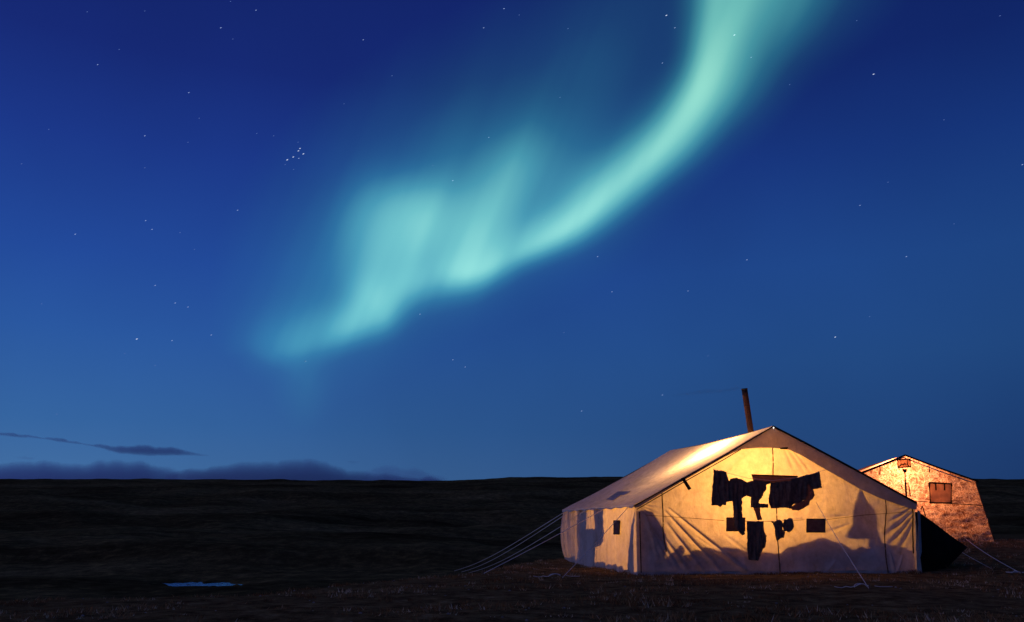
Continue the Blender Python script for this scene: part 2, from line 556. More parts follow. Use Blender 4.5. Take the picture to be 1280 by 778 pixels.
# pond: a sheet a little above the river bed, the terrain gives its shore
pv = []
nx_, ny_ = 60, 40
xs = np.linspace(-45, -24, nx_); ys = np.linspace(88, 124, ny_)
PX, PY = np.meshgrid(xs, ys, indexing='ij')
pond = big_mesh('water', np.stack([PX, PY, np.full_like(PX, POND_Z)], -1).reshape(-1, 3), grid_quads(nx_, ny_), M['water'], kind='structure')

# ------------------------------------------------------------------ front tent frame of reference
def wall_frame(p0, p1):
    s = (p1 - p0); s.z = 0
    L = s.length
    s.normalize()
    n = Vector((s.y, -s.x, 0))            # outward (towards the camera for the front wall)
    return p0.copy(), s, n, L

FL = at(797, 718, 18.0)
FR = at(1146, 720, 18.6)
F0, FS, FN, FLEN = wall_frame(FL, FR)
F0.z = 0

def on_plane(px, py, p0, n):
    a, b = slope(px, py)
    d = Vector((a, 1.0, b)); o = Vector((0, 0, CAM_H))
    t = (p0 - o).dot(n) / d.dot(n)
    return o + d * t

def fw(px, py, off=0.0):
    """point on the front wall plane seen at that photo position"""
    return on_plane(px, py, F0 + FN * off, FN)

def fsz(px, py):
    p = fw(px, py)
    return (p - F0).dot(FS), p.z

EL = fw(795, 630)
PK = fw(965, 534)
ER = fw(1143, 631)

def depth_for_z(px, py, z):
    a, b = slope(px, py)
    Y = (z - CAM_H) / b
    return Vector((a * Y, Y, z))

BEL = depth_for_z(706, 637, EL.z)           # back left eave
BL = Vector((BEL.x, BEL.y, 0)) 
BACK = BL - Vector((EL.x, EL.y, 0))
BPK = depth_for_z(838, 563, PK.z - 0.12)
BER = Vector((ER.x, ER.y, ER.z)) + BACK
BD = BACK.normalized()

tent = thing('canvas_tent', (FL + FR + BL + BER) / 4 * Vector((1, 1, 0)) if False else Vector(((FL.x + FR.x) / 2, FL.y + 2, 0)),
             "large white canvas tent glowing orange, laundry hung across its front wall, in the foreground", "tent")

def seg_d(S, Z, a, b):
    ax, az = a; bx, bz = b
    dx, dz = bx - ax, bz - az
    L2 = dx * dx + dz * dz
    t = np.clip(((S - ax) * dx + (Z - az) * dz) / L2, 0, 1)
    cx, cz = ax + t * dx, az + t * dz
    return np.hypot(S - cx, Z - cz), t

# front wall ----------------------------------------------------------------
s_el, z_el = (EL - F0).dot(FS), EL.z
s_pk, z_pk = (PK - F0).dot(FS), PK.z
s_er, z_er = (ER - F0).dot(FS), ER.z
folds = []
for (x0, y0, x1, y1, amp, w) in [
        (832, 640, 902, 716, 0.050, 0.040), (834, 655, 880, 716, 0.040, 0.045), (836, 636, 930, 712, 0.050, 0.035),
        (830, 672, 862, 718, 0.035, 0.05), (872, 672, 935, 716, 0.03, 0.04), (905, 668, 960, 712, 0.018, 0.05),
        (803, 642, 838, 712, 0.045, 0.06), (806, 640, 822, 700, 0.03, 0.04), (812, 655, 850, 716, 0.03, 0.04),
        (1140, 640, 1108, 668, 0.05, 0.045), (1141, 645, 1112, 680, 0.045, 0.04), (1140, 655, 1122, 690, 0.03, 0.04),
        (1138, 636, 1112, 652, 0.03, 0.03),
        (1062, 655, 1028, 668, 0.02, 0.04), (1060, 645, 1026, 648, 0.02, 0.04), (1075, 610, 1085, 640, 0.02, 0.04),
        (985, 562, 1005, 592, 0.02, 0.04), (990, 562, 1018, 598, 0.02, 0.035), (980, 562, 992, 590, 0.02, 0.03),
        (940, 562, 900, 592, 0.018, 0.05), (1112, 690, 1118, 718, 0.03, 0.03), (1128, 694, 1120, 718, 0.03, 0.03),
        (860, 612, 840, 640, 0.015, 0.05), (1045, 700, 1030, 718, 0.02, 0.04), (890, 690, 950, 690, 0.012, 0.06)]:
    folds.append((fsz(x0, y0), fsz(x1, y1), amp, w))

def front_disp(S, Z):
    d = 0.022 * fbm(S * 1.1, Z * 1.4, 4, 41) + 0.005 * fbm(S * 6, Z * 4, 3, 43)
    d = d + 0.03 * np.sin(np.clip(S / s_er, 0, 1) * math.pi) * np.clip(Z / 1.5, 0, 1)
    for a, b, amp, w in folds:
        dist, t = seg_d(S, Z, a, b)
        ww = w * (0.45 + 0.9 * t)
        d = d + 1.25 * amp * np.exp(-(dist / ww) ** 2) * (0.35 + 0.65 * np.sin(np.clip(t, 0.02, 0.98) * math.pi)) 
    # fringe where the cloth is laced to the eave
    for cx, cz in ((s_el, z_el), (s_er, z_er)):
        rr = np.hypot(S - cx, Z - cz); an = np.arctan2(Z - cz, S - cx)
        d = d + 0.018 * np.sin(an * 26) * np.exp(-(rr / 0.35) ** 2) * np.clip(rr / 0.1, 0, 1)
    d = d + 0.012 * np.sin(S * 9 + 2 * vnoise(S, Z * 0, 5)) * np.exp(-((Z - 0.05) / 0.3) ** 2)
    return d

nu, nv = 330, 150
u = np.linspace(0, 1, nu)
S1 = u * s_er
top = np.where(S1 < s_pk, z_el + (z_pk - z_el) * (S1 - s_el) / (s_pk - s_el), z_pk + (z_er - z_pk) * (S1 - s_pk) / (s_er - s_pk))
top = np.minimum(top, z_pk)
sg = np.abs(S1 - s_pk) / max(s_pk, s_er - s_pk)
bot = np.full(nu, -0.10)
V_ = np.linspace(0, 1, nv)[None, :]
SS = np.repeat(S1[:, None], nv, 1)
ZZ = bot[:, None] + (top - bot)[:, None] * V_
side_taper = np.clip(np.minimum(SS, s_er - SS) / 0.12, 0, 1) * np.clip((top[:, None] - ZZ) / 0.08, 0, 1)
DD = front_disp(SS, ZZ) * side_taper
Fn = np.array(FN); Fs_ = np.array(FS); F0a = np.array(F0)
P = F0a + SS[..., None] * Fs_ + DD[..., None] * Fn
P[..., 2] = ZZ
front = big_mesh('front_wall', P.reshape(-1, 3), grid_quads(nu, nv), M['canvas'], parent=tent)

def fwall(px, py, off=0.015):
    """point hugging the displaced wall cloth"""
    s, z = fsz(px, py)
    d = float(front_disp(np.array(s), np.array(z))) * min(1, max(0, min(s, s_er - s) / 0.12))
    return F0 + FS * s + FN * (d + off) + Vector((0, 0, z - F0.z))

# side wall -------------------------------------------------------------------
SLEN = BACK.length
SN = Vector((-BD.y, BD.x, 0))              # outward, to the left
if SN.x > 0: SN = -SN
SIDE0 = Vector((FL.x, FL.y, 0))
def side_disp(S, Z):
    d = 0.022 * vnoise(S * 5.0, Z * 0.7, 51) + 0.016 * vnoise(S * 11, Z * 0.9, 52) + 0.007 * fbm(S * 20, Z * 3, 2, 53)
    d = d + 0.02 * (1 - np.clip(Z / 1.4, 0, 1)) * np.sin(S * 7.3)
    d = d + 0.02 * fbm(S * 1.3, Z * 1.5, 3, 55)
    d = d + 0.13 * np.clip((S - (SLEN - 0.9)) / 0.9, 0, 1) * np.sin(np.clip(Z / 1.4, 0, 1) * math.pi)
    return d
nu, nv = 220, 90
S1 = np.linspace(0, SLEN, nu)
SS = np.repeat(S1[:, None], nv, 1)
ZZ = -0.08 + (EL.z + 0.06) * np.linspace(0, 1, nv)[None, :] + 0 * SS
tp = np.clip(SS / 0.1, 0, 1)
DD = side_disp(SS, ZZ) * tp
P = np.array(SIDE0) + SS[..., None] * np.array(BD) + DD[..., None] * np.array(SN)
P[..., 2] = ZZ
side = big_mesh('side_wall', P.reshape(-1, 3), grid_quads(nu, nv)[:, ::-1], M['canvas'], parent=tent)
def sw(px, py, off=0.0):
    return on_plane(px, py, SIDE0 + SN * off, SN)
def swall(px, py, off=0.015):
    p = sw(px, py)
    s = (p - SIDE0).dot(BD)
    d = float(side_disp(np.array(s), np.array(p.z)))
    return p + SN * (d + off)

# hidden walls (close the room; dark colour added to weaken the light bouncing inside)
link_mesh('side_wall', [Vector((FR.x, FR.y, -0.1)), Vector((FR.x, FR.y, -0.1)) + BACK, Vector((ER.x, ER.y, ER.z)) + BACK, ER], [(0, 1, 2, 3)], M['dimmed_wall'], tent)
BPKv = Vector((PK.x, PK.y, PK.z)) + BACK
link_mesh('back_wall', [Vector((FL.x, FL.y, -0.1)) + BACK, Vector((FR.x, FR.y, -0.1)) + BACK, BER, BPK - Vector((0, 0, 0.02)), EL + BACK], [(4, 3, 2, 1, 0)], M['dimmed_wall'], tent)

# roof --------------------------------------------------------------------------
def roof_slope(e0, p0, e1, p1, over_front, over_eave, sag, seed, mat, nu=150, nv=90):
    """e0/p0 front eave and peak, e1/p1 back; grid u front->back, v eave->ridge"""
    e0 = np.array(e0); p0 = np.array(p0); e1 = np.array(e1); p1 = np.array(p1)
    bd = np.array(BD)
    e0 = e0 - bd * over_front; p0 = p0 - bd * over_front
    dv = (p0 - e0) / np.linalg.norm(p0 - e0)
    e0 = e0 - dv * over_eave; e1 = e1 - (p1 - e1) / np.linalg.norm(p1 - e1) * over_eave
    U, V = np.meshgrid(np.linspace(0, 1, nu), np.linspace(0, 1, nv), indexing='ij')
    a = e0 + (e1 - e0) * U[..., None]
    b = p0 + (p1 - p0) * U[..., None]
    P = a + (b - a) * V[..., None]
    n = np.cross(e1 - e0, p0 - e0); n /= np.linalg.norm(n)
    if n[2] < 0: n = -n
    x = U * 4.2; y = V * 3.4
    d = -sag * np.sin(V * math.pi) * (0.6 + 0.4 * np.sin(U * math.pi)) - 0.05 * np.sin(U * math.pi) * V ** 2
    d = d + 0.012 * fbm(x * 1.2, y * 0.8, 4, seed) * np.sin(np.clip(V, 0, 1) * math.pi)
    d = d + 0.012 * np.sin(x * 5 + 1.5 * vnoise(x, y, 3)) * np.exp(-(V / 0.25) ** 2) * 0.6
    P = P + d[..., None] * n
    return P, n

LIFT = Vector((0, 0, 0.02))
Pl, nl = roof_slope(EL + LIFT, PK + LIFT, EL + BACK + LIFT, BPK, 0.06, 0.07, 0.05, 61, M['roof'])
roof = big_mesh('roof', Pl.reshape(-1, 3), grid_quads(*Pl.shape[:2])[:, ::-1], M['roof'], parent=tent)
Pr, nr_ = roof_slope(ER + LIFT, PK + LIFT, BER + LIFT, BPK, 0.06, 0.07, 0.05, 67, M['roof'])
roof_r = big_mesh('roof', Pr.reshape(-1, 3), grid_quads(*Pr.shape[:2]), M['roof'], parent=tent)

# hem strip under the left eave
hv = []; nn = 60
for k in range(nn):
    t = k / (nn - 1)
    p = Vector(Pl[int(t * (Pl.shape[0] - 1)), 0])
    w = 0.055 + 0.012 * math.sin(k * 0.9)
    hv += [p + SN * 0.006 + Vector((0, 0, 0.004)), p + SN * 0.014 - Vector((0, 0, w))]
link_mesh('hem', hv, [(2 * k + 2, 2 * k + 3, 2 * k + 1, 2 * k) for k in range(nn - 1)], M['hem'], tent, smooth=True)

# doubled canvas along the gable (wide at the peak and along the right rake)
OFF = 0.10
def fo(px, py, off=OFF): return fw(px, py, off)
outer = [(793, 633), (850, 599), (905, 568), (940, 547), (966, 533), (1000, 551), (1040, 573), (1090, 600), (1146, 629)]
inner = [(1141, 637), (1100, 623), (1074, 611), (1048, 596), (1023, 582), (1003, 570), (986, 562), (966, 560), (945, 560), (925, 562), (905, 572), (870, 592), (830, 615), (797, 635)]
def strip_between(name, top_pts, low_pts, off, mat, n=70, wob=0.006):
    xs = np.linspace(top_pts[0][0], top_pts[-1][0], n)
    ty = np.interp(xs, [p[0] for p in top_pts], [p[1] for p in top_pts])
    lp = sorted(low_pts)
    ly = np.interp(xs, [p[0] for p in lp], [p[1] for p in lp])
    vs = []; rows = 6
    for i, x in enumerate(xs):
        for r in range(rows):
            f = r / (rows - 1)
            y = ty[i] + max(1.5, ly[i] - ty[i]) * f
            vs.append(fw(x, y, off + wob * math.sin(i * 0.7 + r) - 0.02 * f))
    fs = [(i * rows + r, i * rows + r + 1, (i + 1) * rows + r + 1, (i + 1) * rows + r) for i in range(n - 1) for r in range(rows - 1)]
    return link_mesh(name, vs, fs, mat, tent, smooth=True)
strip_between('valance', outer, inner, OFF, M['double'])

# rake ropes / bound edges: dark lines along the gable edge
def edge_line(name, pts, r, mat, off):
    return tube(name, [fw(x, y, off) for x, y in pts], r, mat, tent)
edge_line('edge_binding', [(792, 633), (850, 601), (905, 570), (940, 549), (966, 533.5)], 0.014, M['trim'], OFF + 0.01)
edge_line('edge_binding', [(796, 637), (850, 605.5), (905, 574.5), (926, 562)], 0.010, M['trim'], OFF + 0.005)
edge_line('edge_binding', [(966, 533), (1005, 553), (1050, 577), (1100, 604), (1146, 629)], 0.022, M['trim'], OFF + 0.01)
tube('bright_point', [fw(967, 534.2, OFF + 0.05), fw(967, 535.6, OFF + 0.05)], 0.009, emit_mat('bright_point_glow', (1.0, 0.95, 0.85), 3.0), tent)  # unidentified bright point at the peak, made as a small glowing bead
# short strap hanging from the rake
prism('strap', [fo(851, 598, 0.12), fo(855, 597, 0.12), (fo(864, 611, 0.12)), fo(860.5, 613, 0.12)], FN, 0.01, M['trim'], tent)
prism('strap', [fo(975, 560, 0.12), fo(985, 559, 0.12), fo(984, 562, 0.12), fo(975, 561.6, 0.12)], FN, 0.01, M['trim'], tent)

# seams on the front wall
def seam(pts, r=0.009, mat='seam', off=0.008):
    dense = []
    for (x0, y0), (x1, y1) in zip(pts[:-1], pts[1:]):
        n = max(2, int(math.hypot(x1 - x0, y1 - y0) / 4))
        for k in range(n):
            dense.append((x0 + (x1 - x0) * k / n, y0 + (y1 - y0) * k / n))
    dense.append(pts[-1])
    return tube('seam', [fwall(x, y, off) for x, y in dense], r, M[mat], tent, sides=5)
seam([(965, 560), (966, 596)], 0.013)
seam([(969, 628), (970, 655), (973, 700), (974, 716)], 0.012)
seam([(827, 614), (828.5, 640), (829, 668), (832, 690)], 0.012)
seam([(1105, 620), (1107, 640), (1105, 668), (1107, 700), (1110, 716)], 0.012)
seam([(799, 640), (800, 680), (801, 716)], 0.012, 'trim', 0.03)
seam([(1140, 636), (1140, 665), (1141, 692)], 0.014, 'trim', 0.02)
for pts in ([(806, 644), (850, 647), (905, 651)], [(925, 652), (965, 652), (1004, 650)], [(1030, 650), (1080, 644), (1136, 640)]):
    seam(pts, 0.0045)

# windows with dark flaps
def window(corner_px, hug, nrm, label=None, stitch=True):
    poly = [hug(x, y) for x, y in corner_px]
    w = prism('window', poly, nrm, 0.012, M['window'], tent, label=label)
    ring = [p + nrm * 0.016 for p in poly] + [poly[0] + nrm * 0.016]
    tube('window_frame', ring, 0.009, M['trim'], w, sides=5)
    return w
fh = lambda x, y: fwall(x, y, 0.03)
window([(907, 647.5), (930, 647.5), (930, 664), (907, 664)], fh, FN, "small dark square window flap half hidden behind the hanging trousers")
window([(1006, 649), (1029.5, 649), (1029.5, 665.5), (1006, 665.5)], fh, FN, "small dark square window flap alone right of the centre seam")
window([(769, 651), (777, 651), (776.8, 668), (769, 668)], lambda x, y: swall(x, y, 0.03), SN, "narrow dark window flap in the left side wall")
# trapezoid vent hood
vp = [fwall(938, 594, 0.04), fwall(995, 596, 0.04), fwall(990, 603, 0.05), fwall(941, 605, 0.05)]
vent = prism('vent_flap', vp, FN, 0.004, M['flap'], tent)
tube('flap_edge', [p + FN * 0.014 for p in vp[:2]], 0.013, M['trim'], vent, sides=5)
# patch sewn on the roof
def on_roof(px, py, off=0.012):
    nv_ = Vector(nl)
    p0 = Vector(Pl[75, 20])
    p = on_plane(px, py, p0, nv_)
    best = np.argmin(np.sum((Pl.reshape(-1, 3) - np.array(p)) ** 2, 1))
    c = Vector(Pl.reshape(-1, 3)[best])
    return p + nv_ * ((c - p).dot(nv_) + off)
prism('roof_patch', [on_roof(758, 626), (on_roof(773, 615.5)), on_roof(789, 615.5), on_roof(781, 620), on_roof(776, 620.5), on_roof(768, 627)], Vector(nl), 0.006, M['roof'], tent)

# black tarpaulin pulled out at the right corner
def tarp():
    Yn = FR.y + 0.15
    top0 = at(1146, 637, Yn)
    ro = [(1148, 640, 0.0), (1168, 654, 0.25), (1190, 671, 0.5), (1209, 684, 0.8)]
    lo = [(1148, 722, 0.0), (1163, 721, 0.15), (1181, 713, 0.3), (1209, 684.5, 0.8)]
    nI, nJ = 40, 30
    vs = []
    for i in range(nI):
        f = i / (nI - 1)
        for j in range(nJ):
            g = j / (nJ - 1)
            xr = np.interp(f, [0, .33, .66, 1], [r[0] for r in ro]); yr = np.interp(f, [0, .33, .66, 1], [r[1] for r in ro]); dr = np.interp(f, [0, .33, .66, 1], [r[2] for r in ro])
            xl = np.interp(f, [0, .33, .66, 1], [r[0] for r in lo]); yl = np.interp(f, [0, .33, .66, 1], [r[1] for r in lo])
            x = xr + (xl - xr) * g; y = yr + (yl - yr) * g
            depth = Yn + dr - 0.28 * math.sin(g * math.pi) * math.sin(min(1, f * 1.2) * math.pi) + 0.05 * math.sin(f * 14 + g * 5) + (1 - g) * 0.35 * f
            vs.append(at(x, y, depth))
    n1 = len(vs)
    back = BD * 1.9 + Vector((0.0, 0, 0))
    for k in range(n1):
        v = vs[k]
        vs.append(v + back - Vector((0, 0, 0.0)))
    q = [tuple(int(a) for a in r) for r in grid_quads(nI, nJ)]
    fs = list(q) + [tuple(a + n1 for a in r[::-1]) for r in q]
    # top edge sheet joins front and back
    for i in range(nI - 1):
        a, b = i * nJ, (i + 1) * nJ
        fs.append((a, b, b + n1, a + n1))
        a, b = i * nJ + nJ - 1, (i + 1) * nJ + nJ - 1
        fs.append((b, a, a + n1, b + n1))
    return link_mesh('tarpaulin', vs, fs, M['tarp'], tent, smooth=True, label="black tarpaulin stretched out low from the right corner of the tent")
tarp()
# grey wall edge and loose cord beside the right corner
prism('corner_flap', [at(1147, 638, FR.y - 0.02), at(1150, 640, FR.y + 0.05), at(1152, 690, FR.y + 0.05), at(1149, 702, FR.y - 0.02)], Vector((0, -1, 0)), 0.01, M['hem'], tent)
tube('cord', [at(1151, 637, FR.y), at(1153, 633, FR.y), at(1155, 639, FR.y + .02), at(1157, 646, FR.y + .03)], 0.012, M['trim'], tent)

# guy ropes, each with its peg
def guy(p0, p1, r=0.0105, coil=False, mat='rope'):
    p0 = Vector(p0); p1 = Vector(p1)
    pts = []
    for k in range(13):
        t = k / 12
        p = p0.lerp(p1, t); p.z -= 0.05 * math.sin(t * math.pi) * (p0 - p1).length * 0.12
        pts.append(p)
    parts = [tube_geo(pts, r, 5)]
    if coil:
        c = p1 + Vector((-0.12, 0.0, 0.02))
        loop = [c + Vector((0.13 * math.cos(a) * (1 - a / 30), 0.06 * math.sin(a * 1.3), 0.05 * abs(math.sin(a)) + 0.01)) for a in np.linspace(0, 9, 26)]
        loop += [c + Vector((-0.15 - 0.06 * k, 0.02 * math.sin(k), 0.012 + 0.01 * math.sin(k * 2))) for k in range(5)]
        parts.append(tube_geo(loop, r * 0.9, 5))
        parts.append(tube_geo([c + Vector((0.2, 0, 0.03)), c + Vector((0.3, 0.05, 0.015)), c + Vector((0.45, -0.02, 0.02))], r * 0.8, 5))
    v, f = merge(parts)
    g = link_mesh('guy_rope', v, f, M[mat], tent, smooth=True)
    d = (p1 - p0); d.z = 0; d.normalize()
    tube('tent_peg', [p1 + Vector((0, 0, 0.07)) + d * 0.02, p1 - Vector((0, 0, 0.12)) - d * 0.05], 0.012, M['pole'], g, sides=6, r2=0.006)
    return g

def to_ground(px, py):
    """where the sight line meets the ground"""
    a, b = slope(px, py)
    Y = 3.0
    while Y < 60:
        if CAM_H + b * Y <= gz(a * Y, Y): break
        Y += 0.02
    return Vector((a * Y, Y, CAM_H + b * Y + 0.01))

def eave(px):
    best = min(range(Pl.shape[0]), key=lambda i: abs(proj(Pl[i, 0])[0] - px))
    return Vector(Pl[best, 0]) - Vector((0, 0, 0.03))
def proj(p):
    x, y, z = p[0], p[1], p[2] - CAM_H
    d = y * CP + z * SP
    return W0 / 2 + F * x / d, H0 / 2 - F * (-y * SP + z * CP) / d
guy(eave(708), to_ground(568, 714))
guy(eave(714), to_ground(577, 715.5))
guy(eave(735), to_ground(586, 716.5))
guy(eave(757), to_ground(604, 718), 0.008)
guy(eave(786), to_ground(702, 724), 0.006, True)
guy(fw(1020, 628, 0.05), to_ground(1087, 738), 0.0055, True)

# stove pipe through the roof behind the ridge
pipe_y = PK.y + 1.1
sp0 = at(940, 550, pipe_y); sp1 = at(930.5, 486.5, pipe_y - 0.15)
pipe = tube('stovepipe', [sp0.lerp(sp1, k / 8) for k in range(9)], 0.067, M['rust'], None, sides=20,
            label="dark rusty iron stovepipe leaning out of the ridge of the front tent", cat="stovepipe")
for o_ in (pipe,):
    dirp = (sp1 - sp0).normalized()
    for t in (0.30, 0.66):
        c = sp0.lerp(sp1, t)
        tube('joint_ring', [c - dirp * 0.012, c + dirp * 0.012], 0.071, M['rust'], o_, sides=20)
    tube('rim', [sp1 - dirp * 0.01, sp1 + dirp * 0.015], 0.072, M['rust'], o_, sides=20)

# ------------------------------------------------------------------ lamp, laundry and bundles inside the front tent
hot = on_roof(890, 563, 0.0)
LAMP = hot - Vector(nl) * 0.50 + BD * 0.0

def point_light(name, loc, energy, color, radius):
    ld = bpy.data.lights.new(name, 'POINT')
    ld.energy = energy; ld.color = color; ld.shadow_soft_size = radius
    lo = bpy.data.objects.new(name, ld)
    lo.location = loc
    COL.objects.link(lo)
    return lo

lantern = thing('lantern', LAMP, "gas lantern hung under the ridge, lighting the front tent from within", "lantern")
tube('handle', [LAMP + Vector((0, 0, 0.10)), LAMP + Vector((0, 0, 0.2))], 0.004, M['metal'], lantern)
tube('cap', [LAMP + Vector((0, 0, 0.075)), LAMP + Vector((0, 0, 0.10))], 0.04, M['metal'], lantern, sides=12, r2=0.02)
tube('lamp_base', [LAMP - Vector((0, 0, 0.18)), LAMP - Vector((0, 0, 0.10))], 0.045, M['metal'], lantern, sides=12)
ll = point_light('lantern_light', LAMP, 880.0, (1.0, 0.565, 0.20), 0.10)
ll.parent = lantern; ll.matrix_parent_inverse = parent_inv(lantern)

def cast_poly(pts_px, wallpt, nrm, gap):
    """polygon standing 'gap' behind a wall so that the lamp throws its outline onto that wall"""
    out = []
    for x, y in pts_px:
        p = wallpt(x, y)
        v = LAMP - p
        t = gap / (-(v.dot(nrm)))
        out.append(p + v * t)
    return out

def c7(pts): return [(880 + x / 5.906, 570 + y / 5.906) for x, y in pts]
def c2(pts): return [(870 + x / 3.537, 520 + y / 3.537) for x, y in pts]
def c5(pts): return [(780 + x / 6.48, 610 + y / 6.48) for x, y in pts]
def c4(pts): return [(690 + x / 6.48, 610 + y / 6.48) for x, y in pts]

def garment(name, pts, gap, mat, label, cat, wallpt=fw, nrm=None, thick=0.02, group=None):
    nrm = FN if nrm is None else nrm
    # densify and roughen the outline a little
    poly = []
    n = len(pts)
    for i in range(n):
        (x0, y0), (x1, y1) = pts[i], pts[(i + 1) % n]
        L = math.hypot(x1 - x0, y1 - y0); k = max(1, int(L / 3))
        for j in range(k):
            t = j / k
            poly.append((x0 + (x1 - x0) * t + random.uniform(-.35, .35), y0 + (y1 - y0) * t + random.uniform(-.35, .35)))
    P3 = cast_poly(poly, wallpt, nrm, gap)
    n = len(P3)
    k = thick / max(0.3, -(LAMP - P3[0]).dot(nrm))
    c_ = sum(P3, Vector((0, 0, 0))) / n
    back = [p.lerp(LAMP, k).lerp(c_.lerp(LAMP, k), 0.04) for p in P3]
    faces = [tuple(range(n))[::-1], tuple(range(n, 2 * n))] + [(i, (i + 1) % n, n + (i + 1) % n, n + i) for i in range(n)]
    return link_mesh(name, P3 + back, faces, mat, None, label=label, cat=cat, group=group)

LG = "laundry hung across the front wall of the large tent"
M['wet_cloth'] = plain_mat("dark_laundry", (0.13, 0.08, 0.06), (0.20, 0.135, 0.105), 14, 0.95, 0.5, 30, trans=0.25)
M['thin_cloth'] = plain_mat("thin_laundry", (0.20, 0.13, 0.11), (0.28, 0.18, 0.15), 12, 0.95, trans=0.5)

def inside_poly(x, y, poly):
    c = np.zeros(x.shape, bool); n = len(poly)
    for i in range(n):
        x0, y0 = poly[i]; x1, y1 = poly[(i + 1) % n]
        if y0 == y1: continue
        c ^= ((y0 > y) != (y1 > y)) & (x < (x1 - x0) * (y - y0) / (y1 - y0) + x0)
    return c

def hung(name, pts, off, mat, label, cat, seed, fold=0.032, holes=()):
    """a piece of cloth hanging a hand's breadth in front of the wall: fine sheet with real folds, 8 mm thick at the hems"""
    px = [p[0] for p in pts]; py = [p[1] for p in pts]
    st = 0.4
    X, Y = np.meshgrid(np.arange(min(px) - 1, max(px) + 1, st), np.arange(min(py) - 1, max(py) + 1, st), indexing='ij')
    # ragged, slightly soft outline
    wx = X + 0.35 * fbm(X / 4.0, Y / 4.0, 3, seed); wy = Y + 0.35 * fbm(X / 4.0, Y / 4.0, 3, seed + 9)
    mk = inside_poly(wx, wy, pts)
    V = np.zeros(X.shape + (3,))
    top_y = min(py)
    for i in range(X.shape[0]):
        for j in range(X.shape[1]):
            V[i, j] = fw(X[i, j], Y[i, j], off)
    hang = np.clip((Y - top_y) / 20.0, 0.15, 1)
    D = fold * (fbm(X / 5.0, Y / 22.0, 3, seed + 3) + 0.6 * vnoise(X / 2.6, Y / 18.0, seed + 4)) * hang
    V += D[..., None] * np.array(FN)
    nu, nv = X.shape
    q = grid_quads(nu, nv)[:, ::-1]
    km = mk.ravel()
    q = q[km[q].sum(1) >= 3]
    used = np.unique(q); rm = np.full(nu * nv, -1); rm[used] = np.arange(len(used))
    o = big_mesh(name, V.reshape(-1, 3)[used], rm[q], M[mat], label=label, cat=cat, group=LG)
    sd = o.modifiers.new('thickness', 'SOLIDIFY'); sd.thickness = 0.008; sd.offset = 0
    return o

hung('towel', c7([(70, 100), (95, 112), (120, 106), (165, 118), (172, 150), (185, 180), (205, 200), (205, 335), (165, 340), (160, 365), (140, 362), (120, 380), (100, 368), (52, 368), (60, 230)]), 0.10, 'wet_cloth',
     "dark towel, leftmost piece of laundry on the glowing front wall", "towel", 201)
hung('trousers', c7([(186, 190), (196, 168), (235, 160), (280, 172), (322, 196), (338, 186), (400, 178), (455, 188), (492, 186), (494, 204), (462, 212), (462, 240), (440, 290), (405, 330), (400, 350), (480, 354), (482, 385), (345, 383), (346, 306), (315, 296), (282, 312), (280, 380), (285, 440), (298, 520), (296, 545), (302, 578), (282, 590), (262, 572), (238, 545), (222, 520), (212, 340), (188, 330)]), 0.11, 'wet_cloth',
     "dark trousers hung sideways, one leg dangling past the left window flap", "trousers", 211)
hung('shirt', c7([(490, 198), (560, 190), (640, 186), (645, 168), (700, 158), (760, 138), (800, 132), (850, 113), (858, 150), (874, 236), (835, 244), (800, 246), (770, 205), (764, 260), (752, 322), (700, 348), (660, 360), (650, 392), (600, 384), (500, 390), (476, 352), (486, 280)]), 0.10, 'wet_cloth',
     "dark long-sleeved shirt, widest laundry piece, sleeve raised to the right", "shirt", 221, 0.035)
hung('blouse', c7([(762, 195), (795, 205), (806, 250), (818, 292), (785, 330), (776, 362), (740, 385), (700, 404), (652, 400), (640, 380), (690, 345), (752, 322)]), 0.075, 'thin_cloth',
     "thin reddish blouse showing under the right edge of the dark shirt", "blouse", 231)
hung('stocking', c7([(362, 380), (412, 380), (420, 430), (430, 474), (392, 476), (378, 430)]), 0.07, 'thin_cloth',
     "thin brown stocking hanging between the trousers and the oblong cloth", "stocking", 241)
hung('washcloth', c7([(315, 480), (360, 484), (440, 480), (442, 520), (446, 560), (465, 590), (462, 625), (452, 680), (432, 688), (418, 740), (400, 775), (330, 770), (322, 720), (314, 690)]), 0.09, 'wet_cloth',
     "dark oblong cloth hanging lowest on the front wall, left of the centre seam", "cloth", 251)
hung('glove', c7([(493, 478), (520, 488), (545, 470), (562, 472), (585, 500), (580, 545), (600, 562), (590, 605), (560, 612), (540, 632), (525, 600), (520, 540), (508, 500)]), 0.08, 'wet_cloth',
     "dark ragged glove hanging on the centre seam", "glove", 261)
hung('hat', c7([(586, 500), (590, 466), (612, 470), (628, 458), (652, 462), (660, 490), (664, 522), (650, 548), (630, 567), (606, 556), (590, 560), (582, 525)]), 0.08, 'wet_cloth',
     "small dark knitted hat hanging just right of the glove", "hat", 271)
cl_pts = [fw(891, 586.5, 0.09), fw(905, 590.5, 0.105), fw(935, 598, 0.11), fw(965, 601, 0.11), fw(1000, 597, 0.11), fw(1024, 590, 0.10), fw(1034, 587, 0.06)]
tube('clothesline', cl_pts, 0.004, M['rope'], None, sides=5, label="thin cord strung across the front wall, carrying the upper row of laundry", cat="clothesline")
tube('clothesline', [fw(931, 651, 0.06), fw(945, 652, 0.09), fw(966, 651.5, 0.09), fw(990, 649, 0.085), fw(1004, 648, 0.06)], 0.003, M['rope'], None, sides=5,
     label="thin cord strung low on the front wall between the two window flaps", cat="clothesline")
